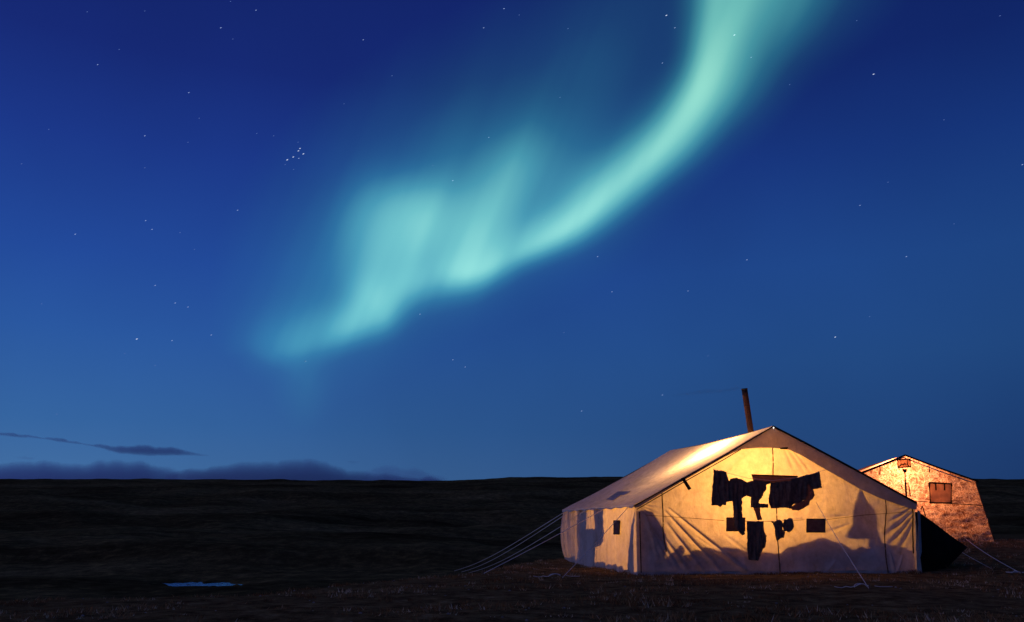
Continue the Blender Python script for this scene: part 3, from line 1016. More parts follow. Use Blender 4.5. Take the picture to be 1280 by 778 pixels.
garment('coat', c2([(718, 318), (735, 350), (750, 375), (775, 405), (797, 445), (803, 500), (815, 550), (835, 590), (860, 640), (740, 640), (765, 585), (762, 545), (710, 545), (658, 535), (672, 505), (686, 470), (680, 430), (700, 370)]), 0.30, M['dark_cloth'],
        "cone-shaped hooded coat hung inside the tent, shadow towards the right corner", "coat", group=LG)

def bundle(pts, gap, label, wallpt=fw, nrm=None, thick=0.35, name='bedding_bundle', cat='bundle', mat='bedding'):
    return garment(name, pts, gap, M[mat], label, cat, wallpt, nrm, thick)
bundle(c2([(-215, 720), (-205, 655), (-120, 640), (-60, 618), (-14, 598), (30, 584), (100, 579), (240, 587), (365, 602), (392, 606), (396, 720)]), 0.17, "long low bedding roll inside, a flat-topped shadow along the wall foot left of centre", thick=0.5)
bundle(c2([(372, 720), (375, 600), (400, 578), (470, 556), (550, 535), (600, 550), (640, 560), (690, 592), (720, 590), (724, 720)]), 0.17, "rounded heap of bedding inside, the domed shadow at the wall foot below the right window", thick=0.5)
bundle(c2([(702, 720), (705, 590), (725, 575), (760, 590), (820, 562), (900, 575), (962, 600), (975, 720)]), 0.17, "lumpy heap of bedding inside at the right end of the wall foot", thick=0.4)
bundle(c5([(100, 190), (170, 183), (230, 195), (245, 235), (290, 280), (328, 360), (352, 440), (352, 550), (370, 720), (100, 740)]), 0.15, "tall stuffed sack inside, the rounded shadow at the left corner", thick=0.3, name='sack', cat='sack', mat='bedding')
bundle(c5([(340, 600), (360, 545), (430, 490), (460, 458), (492, 465), (497, 505), (470, 560), (480, 640), (560, 720), (340, 720)]), 0.18, "small bag inside with a pointed top, shadow beside the tall sack", thick=0.15, name='bag', cat='bag', mat='dark_cloth')
# things against the side wall
SG = "goods stacked along the left side wall inside the tent"
garment('hanging_coat', c4([(205, 182), (275, 172), (278, 332), (352, 335), (350, 172), (420, 160), (420, 330), (415, 430), (395, 465), (352, 480), (350, 540), (345, 620), (200, 620), (215, 560), (205, 350)]), 0.12, M['dark_cloth'],
        "dark coat hung inside, the jagged shadow on the left side wall", "coat", sw, SN)
garment('bedroll', c4([(60, 560), (170, 560), (240, 600), (345, 600), (380, 600), (580, 632), (590, 800), (60, 800)]), 0.10, M['bedding'],
        "bedroll lying inside along the foot of the left side wall", "bedroll", sw, SN, 0.3)
garment('folded_blanket', c4([(610, 800), (600, 640), (620, 560), (640, 420), (648, 300), (660, 200), (668, 200), (668, 800)]), 0.08, M['bedding'],
        "folded blanket stood inside the front left corner, shadow beside the tall sack", "blanket", sw, SN, 0.1)
# floor sheet inside so that the lamp does not light bare tundra
fl = [Vector((FL.x, FL.y, 0.05)), Vector((FR.x, FR.y, 0.05)), Vector((FR.x, FR.y, 0.05)) + BACK, Vector((FL.x, FL.y, 0.05)) + BACK]
link_mesh('groundsheet', fl, [(0, 1, 2, 3)], M['trim'], tent)

# ------------------------------------------------------------------ far tent
Y2 = 32.0
g2 = at(1215, 681, Y2).z
T2N = Vector((0.0, -1.0, 0.0))
def t2(px, py, off=0.0): return at(px, py, Y2 - off)
tent2 = thing('frame_tent', Vector((at(1130, 681, Y2).x, Y2 + 3, g2)), "smaller gabled tent of scribble-printed pale canvas, lit orange, behind the front tent", "tent")
# front outline (left half mirrors the right; mostly behind the front tent)
cx2 = t2(1130, 570).x
pk2 = t2(1130, 570.5); sh2 = t2(1219, 602.5); bs2 = t2(1244, 680)
def mir(p): return Vector((2 * cx2 - p.x, p.y, p.z))
ys = []
nu, nv = 150, 70
xr = []
P = np.zeros((nu, nv, 3))
hw_s = sh2.x - cx2; hw_b = bs2.x - cx2
ztop0 = pk2.z
for j in range(nv):
    f = j / (nv - 1)
    for i in range(nu):
        g = -1 + 2 * i / (nu - 1)
        # v runs base -> roofline at this column
        xb = cx2 + g * hw_b; xt = cx2 + g * hw_s
        zt = ztop0 + (sh2.z - ztop0) * abs(g)
        zb = g2 - 0.1
        P[i, j] = (xb + (xt - xb) * f, Y2, zb + (zt - zb) * f)
Dz = 0.05 * fbm(P[..., 0] * 1.5, P[..., 2] * 1.5, 4, 71) + 0.03 * fbm(P[..., 0] * 2.0 + P[..., 2] * 3, P[..., 2] * 7 - P[..., 0], 3, 74)
P[..., 1] -= Dz
big_mesh('front_wall', P.reshape(-1, 3), grid_quads(nu, nv), M['print'], parent=tent2)
dep = Vector((0.9, 5.5, 0))
def t2dep(p): return p + dep
for s in (1, -1):
    p_, s_, b_ = (pk2, sh2, bs2) if s == 1 else (pk2, mir(sh2), mir(bs2))
    o2 = Vector((0, -0.10, 0)); up = Vector((0, 0, 0.03))
    ex = (s_ - p_).normalized() * 0.06
    link_mesh('roof', [p_ + o2 + up, s_ + ex + o2 + up, t2dep(s_) + ex + up, t2dep(p_) + up], [(0, 1, 2, 3)], M['print'], tent2)
    bb = Vector((b_.x, b_.y, g2 - 0.1))
    link_mesh('side_wall', [s_, bb, t2dep(bb), t2dep(s_)], [(0, 1, 2, 3)], M['print'], tent2)
    tube('edge_binding', [p_ + o2 + up, (p_ + s_) / 2 + o2 + up - Vector((0, 0, 0.02)), s_ + ex + o2 + up], 0.032, M['trim'], tent2)
    tube('corner_seam', [s_ + Vector((0, -0.03, 0)), (s_ + bb) / 2 + Vector((0, -0.04, 0)), bb + Vector((0, -0.03, 0.1))], 0.022, M['seam'], tent2)
lb, rb_ = Vector((mir(bs2).x, Y2, g2 - .1)), Vector((bs2.x, Y2, g2 - .1))
link_mesh('back_wall', [t2dep(lb), t2dep(rb_), t2dep(sh2), t2dep(pk2), t2dep(mir(sh2))], [(0, 1, 2, 3, 4)], M['print'], tent2)
def bar(name, pts, r, mat, par, off=0.06, **kw):
    return tube(name, [t2(x, y, off) for x, y in pts], r, M[mat], par, sides=6, **kw)
bar('seam', [(1074, 621), (1143, 626.5), (1185, 629.5), (1230, 632)], 0.016, 'seam', tent2)
bar('seam', [(1122, 611), (1140, 613), (1160, 613)], 0.008, 'seam', tent2)
# white ridge-line hem just under the roof edge
bar('hem', [(1076, 592.5), (1129, 572), (1175, 589.5), (1214, 603)], 0.022, 'hem', tent2)
# door pole with its cap
pp = bar('pole', [(1131, 589), (1132, 605), (1133, 623)], 0.035, 'trim', tent2)
prism('pole_cap', [t2(1127.5, 586.5, .08), t2(1133.5, 586.5, .08), t2(1132.5, 591, .08), t2(1129.5, 591, .08)], T2N, 0.03, M['trim'], pp)
# small upper vent: dark frame with tied-back curtain bits
def framed(pts, r, fill, label):
    wv = prism('window', [t2(x, y, 0.06) for x, y in pts], T2N, 0.015, fill, tent2, label=label)
    ring = [t2(x, y, 0.09) for x, y in pts + pts[:1]]
    tube('window_frame', ring, r, M['trim'], wv, sides=6)
    return wv
brown_print = plain_mat("window_cover", (0.55, 0.45, 0.38), (0.75, 0.62, 0.52), 5, 0.9, trans=0.85)
v1 = framed([(1122, 574.8), (1138, 574.2), (1138.5, 583.5), (1122.5, 585)], 0.03, brown_print, "small vent window high under the gable peak")
for pts in ([(1126, 576), (1126.5, 580), (1125, 583)], [(1129, 582), (1131, 579), (1132.5, 582)], [(1134.5, 576), (1134.5, 581), (1136, 583)], [(1123, 583.5), (1129, 580)]):
    bar('tie', pts, 0.018, 'trim', v1, 0.10)
v2 = framed([(1161.5, 603.5), (1189.5, 605), (1189, 629), (1163, 629)], 0.036, brown_print, "large square window with a rolled brown cover")
for pts in ([(1169.5, 605), (1170, 613)], [(1181, 605), (1180.5, 613)]):
    bar('tie', pts, 0.024, 'trim', v2, 0.10)
for pts in ([(1100, 584), (1100, 594)], [(1161, 582), (1162, 587), (1161.5, 591)], [(1126, 607), (1128, 611)], [(1136, 607), (1137, 614), (1138, 621)], [(1096, 604), (1103, 604.5)]):
    bar('strap', pts, 0.020, 'trim', tent2)
# guy ropes of the far tent
def guy2(p0, p1, r=0.009):
    pts = [p0.lerp(p1, k / 8) - Vector((0, 0, 0.06 * math.sin(k / 8 * math.pi))) for k in range(9)]
    g = tube('guy_rope', pts, r, M['rope'], tent2, sides=5)
    tube('tent_peg', [p1 + Vector((0, 0, 0.07)), p1 - Vector((0.02, 0, 0.15))], 0.013, M['pole'], g, sides=6, r2=0.007)
guy2(t2(1205, 672, 0.2), to_ground(1277, 718) , 0.009)
guy2(t2(1170, 668, 0.2), to_ground(1240, 712), 0.006)
tube('guy_rope', [to_ground(1277, 718) + Vector(v) for v in ((0, 0, 0.02), (-.1, .05, .05), (-.18, 0, .02), (-.28, .03, .03), (.1, 0, .02), (.3, 0, .04))], 0.010, M['rope'], tent2)

L2 = t2(1128, 590, 0) + Vector((0, 1.1, 0.05))
lantern2 = thing('lantern', L2, "lantern hung under the ridge of the far printed tent", "lantern")
tube('handle', [L2 + Vector((0, 0, 0.10)), L2 + Vector((0, 0, 0.3))], 0.004, M['metal'], lantern2)
tube('lamp_base', [L2 - Vector((0, 0, 0.18)), L2 - Vector((0, 0, 0.10))], 0.045, M['metal'], lantern2, sides=12)
l2 = point_light('lantern_light', L2, 760.0, (1.0, 0.37, 0.17), 0.06)
l2.parent = lantern2; l2.matrix_parent_inverse = parent_inv(lantern2)
# bags on the ground just inside
def bag2(pts, y, label):
    lp = [at(x, yy, Y2 + y) for x, yy in pts]
    return prism('bag', lp, Vector((0, 1, 0)), 0.25, M['bedding'], None, label=label, cat='bag')
bag2([(1187, 682), (1187, 664), (1193, 660), (1200, 662), (1208, 672), (1212, 682)], 0.12, "rounded bag standing inside the far tent by its wall foot")
bag2([(1206, 682), (1207, 668), (1214, 664), (1226, 665), (1234, 672), (1234, 682)], 0.14, "wide low bag inside the far tent, nearest its right corner")

# ------------------------------------------------------------------ stars
def star_mesh():
    v = [(-1, 0, 0), (1, 0, 0), (0, 0.4, 0), (0, -0.4, 0), (0, 0, 0.4), (0, 0, -0.4)]
    f = [(0, 2, 4), (0, 4, 3), (0, 3, 5), (0, 5, 2), (1, 4, 2), (1, 3, 4), (1, 5, 3), (1, 2, 5)]
    return v, f
RS = 60000.0
star_mats = [emit_mat("starlight_bright", (0.62, 0.72, 0.95), 1.0), emit_mat("starlight_mid", (0.33, 0.45, 0.80), 0.9), emit_mat("starlight_dim", (0.12, 0.20, 0.50), 0.9)]
sv, sf = star_mesh()
star_me = []
for m in star_mats:
    me = bpy.data.meshes.new('star')
    me.from_pydata(sv, [], sf)
    me.materials.append(m)
    star_me.append(me)
stars = [
 (276, 35, 1), (320, 13, 1), (122, 81, 1), (236, 116, 1), (181, 170, 1), (181, 210, 2), (182, 276, 1), (190, 287, 1), (94, 293, 1), (297, 263, 1), (194, 357, 1),
 (219, 379, 1), (235, 384, 1), (171, 424, 0), (215, 426, 1), (264, 419, 1), (243, 312, 2), (225, 291, 2), (235, 178, 2), (249, 148, 2), (291, 49, 2), (109, 15, 2),
 (181, 14, 2), (149, 62, 2), (61, 162, 2), (342, 170, 2), (288, 2, 2), (156, 442, 2), (194, 457, 2), (321, 167, 2), (71, 518, 2), (27, 205, 2), (52, 380, 2),
 (359, 200, 0), (366.6, 196.5, 0), (373, 188.8, 0), (375, 185.8, 0), (379.2, 192.6, 0), (373.5, 198.2, 1), (372.5, 178, 2), (367, 212, 2), (356.5, 206, 2),
 (454, 50, 1), (630, 11, 1), (604.6, 35, 1), (649, 19, 2), (710, 36, 2), (833, 19.5, 0), (843.6, 35, 1), (828, 79, 1), (918, 44, 0), (939, 72, 1), (700, 122, 2),
 (611, 172, 1), (566, 226, 1), (541, 207, 2), (566, 450, 1), (581.5, 459, 1), (747, 321, 1), (765, 365, 1), (860, 364, 1), (933.6, 325, 1), (1044, 421.6, 0),
 (1075, 257, 1), (382, 452, 1), (525, 393, 1), (1071, 26, 2), (705, 416, 2), (987, 106, 2), (1092, 93, 0), (1250, 20, 2), (1278, 206, 1), (1192.6, 280, 2),
 (1133, 321, 1), (1087, 396, 2), (1110, 228, 2), (828, 494, 1), (727, 514, 1), (1180, 150, 2), (680, 275, 2), (430, 130, 2), (490, 95, 2), (885, 445, 2)]
NAMED = {(171, 424): "brightest star low on the left, above the cloud bank", (1044, 421.6): "bright star above the roof ridge, right of the stovepipe",
         (1092, 93): "bright star alone right of the aurora's upper end", (833, 19.5): "bright star just left of the aurora's top", (918, 44): "bright star inside the aurora's upper band",
         (939, 72): "fainter star inside the right edge of the aurora's upper band", (382, 452): "star at the lower left tip of the aurora", (525, 393): "star just under the aurora's lower edge"}
for (x, y, b) in stars:
    a, c = slope(x, y)
    d = Vector((a, 1, c)).normalized()
    o = bpy.data.objects.new('star', star_me[b])
    COL.objects.link(o)
    o.location = Vector((0, 0, CAM_H)) + d * RS
    # trail direction: slightly up to the right, as the sky turns
    right = Vector((1, 0, 0)); up = Vector((0, -SP, CP))
    ax = (right * math.cos(0.4) + up * math.sin(0.4))
    nrm = d.cross(ax).normalized(); ax2 = nrm.cross(d).normalized()
    from mathutils import Matrix
    Rm = Matrix((ax2, nrm, d)).transposed()
    o.rotation_euler = Rm.to_euler()
    sc_ = {0: 76, 1: 60, 2: 50}[b] * random.uniform(0.9, 1.1)
    o.scale = (sc_, sc_ * 1.0, sc_ * 1.0)
    cluster = 350 < x < 385 and 170 < y < 215
    if (x, y) in NAMED: lab, grp = NAMED[(x, y)], "stars in the night sky"
    elif cluster: lab, grp = "one of the small stars in the tight cluster left of the aurora", "stars of the tight cluster"
    else:
        tone_ = ("clear bright", "small", "very faint")[b]
        row = next(t for lim, t in ((28, "close to the top edge"), (60, "just under the top edge"), (100, "high up"), (150, "fairly high up"), (190, "level with the tight cluster"),
                                    (240, "a little below the tight cluster"), (300, "level with the aurora's folds"), (350, "about halfway down"), (392, "level with the aurora's lower rim"),
                                    (440, "level with the aurora's lower tip"), (480, "low in the sky"), (600, "lowest above the skyline")) if y <= lim)
        colm = next(t for lim, t in ((70, "at the far left"), (130, "near the left edge"), (185, "in the left part"), (230, "left of the aurora, a little out"), (262, "left of the tight cluster"),
                                     (345, "just left of the tight cluster"), (470, "above the aurora's left end"), (560, "over the aurora's left folds"), (640, "over the aurora's middle folds"),
                                     (720, "above the aurora's middle"), (800, "below the aurora's long arm"), (862, "beside the aurora's long arm"), (1000, "right of the aurora's long arm"),
                                     (1100, "right of the aurora"), (1160, "well right of the aurora"), (1300, "near the right edge")) if x <= lim)
        lab, grp = tone_ + " star " + row + ", " + colm, "stars in the night sky"
    tag(o, lab, "star", grp)

# ------------------------------------------------------------------ aurora: a glowing sheet high above, real distance far beyond the hills
def aurora_field(X, Y):
    def ribbon(pts, X, Y):
        """max over a tapering polyline: (x, y, width to the upper left side, width to the lower right side, brightness)"""
        out = np.zeros_like(X)
        for (x0, y0, wa0, wb0, i0), (x1, y1, wa1, wb1, i1) in zip(pts[:-1], pts[1:]):
            dx, dy = x1 - x0, y1 - y0; L2 = dx * dx + dy * dy
            t = np.clip(((X - x0) * dx + (Y - y0) * dy) / L2, 0, 1)
            ex, ey = X - (x0 + t * dx), Y - (y0 + t * dy)
            dist = np.hypot(ex, ey)
            side = (ex * dy - ey * dx)          # > 0 one side
            wa = wa0 + (wa1 - wa0) * t; wb = wb0 + (wb1 - wb0) * t
            sidef = 0.5 + 0.5 * np.tanh(side / (np.sqrt(L2) * 10))
            w = wb * sidef + wa * (1 - sidef)
            out = np.maximum(out, (i0 + (i1 - i0) * t) * np.exp(-(dist / w) ** 1.9))
        return out
    def densify(p, n=10):
        p = np.array(p, float); k = len(p); tt = np.linspace(0, k - 1, (k - 1) * n + 1)
        # catmull-rom
        out = []
        for t in tt:
            i = min(int(t), k - 2); f = t - i
            p0 = p[max(i - 1, 0)]; p1 = p[i]; p2 = p[i + 1]; p3 = p[min(i + 2, k - 1)]
            out.append(0.5 * ((2 * p1) + (-p0 + p2) * f + (2 * p0 - 5 * p1 + 4 * p2 - p3) * f * f + (-p0 + 3 * p1 - 3 * p2 + p3) * f ** 3))
        return [tuple(o) for o in out]
    def blob(cx, cy, a, b, deg, I, p=2.0):
        r = math.radians(deg)
        x = (X - cx) * math.cos(r) + (Y - cy) * math.sin(r); y = -(X - cx) * math.sin(r) + (Y - cy) * math.cos(r)
        return I * np.exp(-(np.sqrt((x / a) ** 2 + (y / b) ** 2)) ** p)
    main = ribbon(densify([(930, -190, 54, 112, 0.43), (912, -70, 40, 90, 0.66), (901, 0, 32, 71, 0.80), (894, 40, 29, 63, 0.87), (884, 82, 27, 57, 0.93), (869, 122, 29, 46, 0.95), (842, 165, 32, 37, 0.95),
                           (800, 207, 34, 31, 0.95), (758, 244, 34, 27, 0.95), (716, 279, 31, 23, 0.89), (675, 301, 31, 20, 0.80), (640, 315, 32, 20, 0.70), (610, 330, 34, 20, 0.77), (586, 338, 32, 20, 0.77), (570, 340, 27, 20, 0.59)]), X, Y)
    g = main
    def add(a, b): return 1 - (1 - a) * (1 - np.clip(b, 0, 1))
    g = np.clip(g, 0, 0.999)
    g = add(g, blob(588, 302, 38, 54, 16, .66))          # second fold rising
    g = add(g, blob(604, 262, 46, 60, 26, .48))
    g = add(g, blob(640, 222, 36, 60, 26, .32))
    g = add(g, blob(478, 320, 50, 66, 10, .58, 2.2))     # third fold, broad
    g = add(g, blob(468, 372, 34, 34, -20, .50))
    g = add(g, blob(496, 274, 60, 46, 0, .36, 2.2))
    g = add(g, blob(538, 300, 46, 56, 18, .60))
    g = add(g, blob(440, 402, 42, 22, -30, .34))
    g = add(g, blob(528, 348, 46, 24, -28, .52))
    g = add(g, blob(528, 272, 50, 40, 0, .22))
    tail = ribbon(densify([(470, 390, 34, 24, .45), (440, 405, 32, 22, .44), (405, 419, 38, 22, .36), (372, 430, 42, 22, .32), (345, 436, 44, 22, .24), (328, 438, 38, 22, .12)]), X, Y)
    g = add(g, tail)
    g = add(g, blob(378, 475, 28, 46, 0, .12))
    # wide faint glow above the folds
    g = add(g, blob(640, 190, 180, 130, -30, .19))
    g = add(g, blob(770, 60, 100, 150, 20, .10))
    g = add(g, blob(690, 240, 80, 70, -20, .20))
    g = add(g, blob(500, 260, 150, 110, -20, .17))
    g = add(g, blob(405, 375, 90, 90, 0, .17))
    g = add(g, blob(985, 0, 50, 90, 30, .22))
    g = add(g, blob(970, -90, 120, 110, 0, .30))
    # dark gaps between the folds
    g = g * (1 - blob(536, 330, 12, 26, 10, .05))
    # vertical rays
    sl = X + (Y - 300) * 0.42
    st = 1 + 0.075 * vnoise(sl / 15, Y / 600, 88) * (1 - sstep(620, 760, X)) + 0.05 * vnoise(sl / 26, Y / 300, 81) + 0.02 * vnoise(sl / 9, Y / 200, 82) + 0.05 * vnoise(X / 60, Y / 60, 83)
    return g * st
gx = np.arange(40, 1420, 4.0); gy = np.arange(-330, 620, 4.0)
AX, AY = np.meshgrid(gx, gy, indexing='ij')
G = aurora_field(AX, AY)
THR = 0.022
Gm = np.clip((G - THR) / (1 - THR), 0, 1)
RA = 20000.0
u_ = (AX - W0 / 2) / F; v_ = (H0 / 2 - AY) / F
DY = CP - v_ * SP; DZ = SP + v_ * CP
Lq = np.sqrt(u_ ** 2 + DY ** 2 + DZ ** 2)
RR = RA * (1 + 0.05 * np.sin(AX / 130))
P = np.stack([u_ / Lq * RR, DY / Lq * RR, CAM_H + DZ / Lq * RR], -1).reshape(-1, 3)
q = grid_quads(len(gx), len(gy))
gf = Gm.ravel()
keep = gf[q].max(1) > 0
q = q[keep]
used = np.unique(q); remap = np.full(len(P), -1); remap[used] = np.arange(len(used))
am, ant, aout = new_mat("aurora_glow")
aa = ant.new('ShaderNodeAttribute'); aa.attribute_name = 'glow'
acol = ant.ramp(aa.outputs['Fac'], [(0.0, (0, 0, 0)), (0.12, (0.004, 0.030, 0.024)), (0.30, (0.014, 0.110, 0.095)), (0.55, (0.055, 0.28, 0.22)), (0.80, (0.15, 0.50, 0.35)), (1.0, (0.29, 0.72, 0.48))])
ae = ant.new('ShaderNodeEmission'); ant.link(acol, ae.inputs[0]); ae.inputs[1].default_value = 1.0
atr = ant.new('ShaderNodeBsdfTransparent')
aad = ant.new('ShaderNodeAddShader'); ant.link(ae.outputs[0], aad.inputs[0]); ant.link(atr.outputs[0], aad.inputs[1])
ant.link(aad.outputs[0], aout.inputs['Surface'])
am.cycles.emission_sampling = 'NONE'
aurora = big_mesh('aurora', P[used], remap[q], am, label="pale green aurora ribbon sweeping down in folds across the blue night sky", cat="aurora")
attr = aurora.data.attributes.new('glow', 'FLOAT', 'POINT')
attr.data.foreach_set('value', gf[used].astype(np.float32))

# ------------------------------------------------------------------ clouds low over the left skyline
def vol_mat(name, density, color, absorb, aniso=0.0):
    m, nt, out = new_mat(name)
    v = nt.new('ShaderNodeVolumePrincipled')
    v.inputs['Color'].default_value = (*color, 1)
    v.inputs['Blackbody Intensity'].default_value = 0.0
    v.inputs['Density'].default_value = density
    v.inputs['Anisotropy'].default_value = aniso
    v.inputs['Absorption Color'].default_value = (*absorb, 1)
    nt.link(v.outputs[0], out.inputs['Volume'])
    return m
def cloud(name, toppts, botpts, Y, thick, mat, label, cat, n=160, rows=18, rough=2.0, seed=1, group=None):
    """lens-shaped body: outline by top and bottom edges, depth swelling towards the middle"""
    x0, x1 = toppts[0][0], toppts[-1][0]
    xs = np.linspace(x0, x1, n)
    ty = np.interp(xs, [p[0] for p in toppts], [p[1] for p in toppts]); by = np.interp(xs, [p[0] for p in botpts], [p[1] for p in botpts])
    env = np.clip(np.minimum(xs - x0, x1 - xs) / ((x1 - x0) * 0.12), 0, 1)
    ty = ty + rough * fbm(xs / 18.0, xs * 0, 4, seed) * env
    by = by + rough * 0.4 * fbm(xs / 25.0, xs * 0 + 3, 3, seed + 5) * env
    by = np.maximum(by, ty + 0.3)
    V = []
    for sgn in (-1, 1):
        for i in range(n):
            for j in range(rows):
                f = j / (rows - 1)
                y = ty[i] + (by[i] - ty[i]) * f
                d = thick * max(0.0, 1 - (2 * f - 1) ** 2) ** 1.25 * (0.05 + 0.95 * math.sqrt(env[i])) * min(1.0, (by[i] - ty[i]) / 14.0 + 0.1)
                V.append(at(xs[i], y, Y + sgn * max(d, Y * 1e-4)))
    q = [tuple(int(k) for k in r) for r in grid_quads(n, rows)]
    o = n * rows
    Fc = list(q) + [tuple(k + o for k in r[::-1]) for r in q]
    for i in range(n - 1):
        a, b = i * rows, (i + 1) * rows
        Fc.append((a + o, b + o, b, a))
        a, b = a + rows - 1, b + rows - 1
        Fc.append((a, b, b + o, a + o))
    for i in (0, n - 1):
        for j in range(rows - 1):
            a, b = i * rows + j, i * rows + j + 1
            Fc.append((a, b, b + o, a + o) if i == 0 else (b, a, a + o, b + o))
    o = link_mesh(name, V, Fc, mat, None, smooth=True, label=label, cat=cat, group=group)
    bm = bmesh.new(); bm.from_mesh(o.data)
    bmesh.ops.recalc_face_normals(bm, faces=bm.faces[:])
    bm.to_mesh(o.data); bm.free()
    return o
cm = vol_mat("cloud_vapour", 0.0050, (0.35, 0.34, 0.62), (0.1, 0.1, 0.3))
YC = 4200
cloud('cloud', [(-60, 539), (5, 542.5), (80, 550), (110, 556), (150, 557), (200, 559), (235, 563), (262, 569)], [(-60, 542), (5, 544.5), (60, 550.5), (95, 556), (125, 560), (150, 567), (185, 571), (215, 570), (262, 571)], YC, 170, cm,
      "thin dark cloud streak highest above the left skyline", "cloud", rough=2.4, seed=3)
cloud('cloud', [(-120, 582), (-20, 580), (60, 577), (120, 578), (160, 573), (195, 579), (225, 588)], [(-120, 625), (60, 625), (160, 625), (225, 612)], YC + 500, 260, cm,
      "low dark cloud bank on the skyline at the left edge", "cloud", rough=3.0, seed=11)
cloud('cloud', [(205, 592), (250, 585), (300, 580), (350, 576), (385, 573), (410, 581), (445, 590), (500, 592), (570, 602)], [(205, 606), (300, 625), (450, 625), (570, 612)], YC, 260, cm,
      "long low dark cloud bank with a peaked top on the skyline", "cloud", rough=3.0, seed=23)
cm2 = vol_mat("thin_vapour", 0.0014, (0.35, 0.34, 0.62), (0.1, 0.1, 0.3))
cloud('cloud', [(455, 588), (485, 581), (520, 585), (560, 597)], [(455, 600), (500, 606), (560, 604)], YC + 900, 200, cm2,
      "faint hazy cloud tapering off at the right end of the low banks", "cloud", rough=2.0, seed=31)
cloud('cloud', [(20, 571), (32, 570.5), (45, 573)], [(20, 573), (32, 575), (45, 574.5)], YC + 300, 150, cm2, "tiny dark cloud scrap between streak and left bank", "cloud", rough=0.5, seed=41)
cloud('cloud', [(432, 576), (440, 575), (450, 577)], [(432, 578), (440, 580), (450, 579)], YC + 300, 150, cm2, "tiny dark cloud scrap right of the long bank's peak", "cloud", rough=0.5, seed=43)
# smoke drifting from the pipe
sm = vol_mat("stove_smoke", 0.6, (0.03, 0.03, 0.04), (0.05, 0.05, 0.05))
cloud('smoke', [(838, 494), (870, 488), (900, 485), (922, 483), (929, 485)], [(838, 496), (870, 494), (900, 492), (922, 489), (929, 487)], pipe_y - 0.15, 0.18, sm,
      "faint wisp of smoke drifting left from the stovepipe", "smoke", rough=0.8, seed=51)

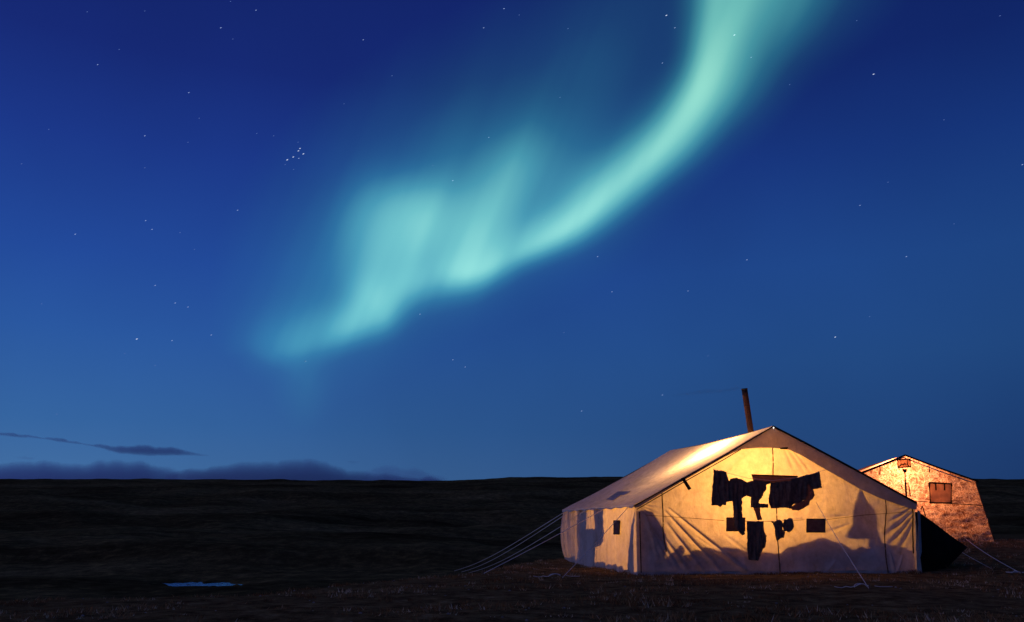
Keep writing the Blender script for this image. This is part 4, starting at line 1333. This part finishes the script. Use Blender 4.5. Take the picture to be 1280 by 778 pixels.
# ------------------------------------------------------------------ tundra cover
def grass():
    N = 24000
    y = 7.5 + (rng.random(N) ** 0.8) * 30
    x = (rng.random(N) * 2 - 1) * (0.64 * y + 0.6)
    edge = np.interp(x, [-60, -12, -8, -4, -1, 3, 8, 14, 30, 80], [8.0, 8.8, 9.6, 12.0, 17, 30, 38, 46, 60, 90])
    dens = fbm(x * 0.7, y * 0.7, 3, 91)
    k = (y < edge + 4) & (dens > -0.55 + 0.5 * rng.random(N))
    # keep clear of the tents' insides
    rx = x - FL.x; ry = y - FL.y
    s_in = rx * FS.x + ry * FS.y; d_in = -(rx * FN.x + ry * FN.y)
    inside = (d_in > -0.02) & (d_in < 4.5) & (s_in > -1.6) & (s_in < s_er + 0.1) & (y > 17.7)
    # side wall slants away; use the exact test
    a1 = rx * SN.x + ry * SN.y
    inside = (d_in > 0.0) & (a1 < 0.02) & (d_in < 5) & (s_in < s_er)
    in2 = (y > Y2 - 0.05) & (y < Y2 + 6) & (x > cx2 - 4) & (x < cx2 + 4)
    k &= ~inside & ~in2
    x = x[k]; y = y[k]
    # taller tufts left standing against the foot of the tent walls
    m1, m2 = 420, 220
    t1 = rng.random(m1) * FLEN; o1 = rng.uniform(0.01, 0.16, m1)
    t2_ = rng.random(m2) * SLEN; o2_ = rng.uniform(0.02, 0.18, m2)
    x = np.concatenate([x, FL.x + FS.x * t1 + FN.x * o1, FL.x + BD.x * t2_ + SN.x * o2_])
    y = np.concatenate([y, FL.y + FS.y * t1 + FN.y * o1, FL.y + BD.y * t2_ + SN.y * o2_])
    z = ground_z(x, y)
    n = len(x)
    B = 9
    tx = np.repeat(x, B) + rng.normal(0, 0.035, n * B); ty = np.repeat(y, B) + rng.normal(0, 0.035, n * B)
    tz = np.repeat(z, B) - 0.01
    big_ = np.repeat(np.clip(0.5 + 0.5 * fbm(x * 1.3, y * 1.3, 3, 95), 0.15, 1.2), B)
    h = (0.03 + 0.09 * rng.random(n * B)) * big_
    lean = rng.random(n * B) * 2 * math.pi; la = h * rng.uniform(0.2, 1.1, n * B)
    wd = rng.uniform(0.004, 0.012, n * B)
    wa = rng.random(n * B) * math.pi
    v = np.zeros((n * B, 3, 3))
    v[:, 0] = np.stack([tx - np.cos(wa) * wd, ty - np.sin(wa) * wd, tz], -1)
    v[:, 1] = np.stack([tx + np.cos(wa) * wd, ty + np.sin(wa) * wd, tz], -1)
    v[:, 2] = np.stack([tx + np.cos(lean) * la, ty + np.sin(lean) * la, tz + h], -1)
    f = np.arange(n * B * 3).reshape(-1, 3)
    o = big_mesh('grass', v.reshape(-1, 3), f, M['grass'], smooth=False, kind='stuff', label="low dry brown tundra grass and moss round the tents")
    tone = np.repeat(np.clip(0.42 + 0.25 * fbm(x * 0.9, y * 0.9, 3, 97), 0, 1), B) + rng.normal(0, 0.12, n * B) + (rng.random(n * B) < 0.07) * 0.4 + np.repeat((rng.random(n) < 0.07) * 0.5, B)
    a = o.data.attributes.new('tone', 'FLOAT', 'POINT')
    a.data.foreach_set('value', np.repeat(np.clip(tone, 0, 1), 3).astype(np.float32))
grass()

def pebbles():
    V, Fc = [], []
    bm = bmesh.new(); bmesh.ops.create_icosphere(bm, subdivisions=1, radius=1.0)
    bv = [v.co.copy() for v in bm.verts]; bf = [tuple(v.index for v in f.verts) for f in bm.faces]; bm.free()
    for _ in range(110):
        y = random.uniform(8, 17.3); x = random.uniform(-1, 1) * 0.62 * y
        r = random.uniform(0.006, 0.018)
        z = gz(x, y)
        o = len(V)
        for c in bv:
            k = random.uniform(0.75, 1.2)
            V.append((x + c.x * r * k * 1.3, y + c.y * r * k, z + c.z * r * k * 0.7 + r * 0.3))
        Fc += [tuple(i + o for i in f) for f in bf]
    link_mesh('pebbles', V, Fc, M['stone'], kind='stuff', label="small pale stones scattered in the tundra grass")
pebbles()
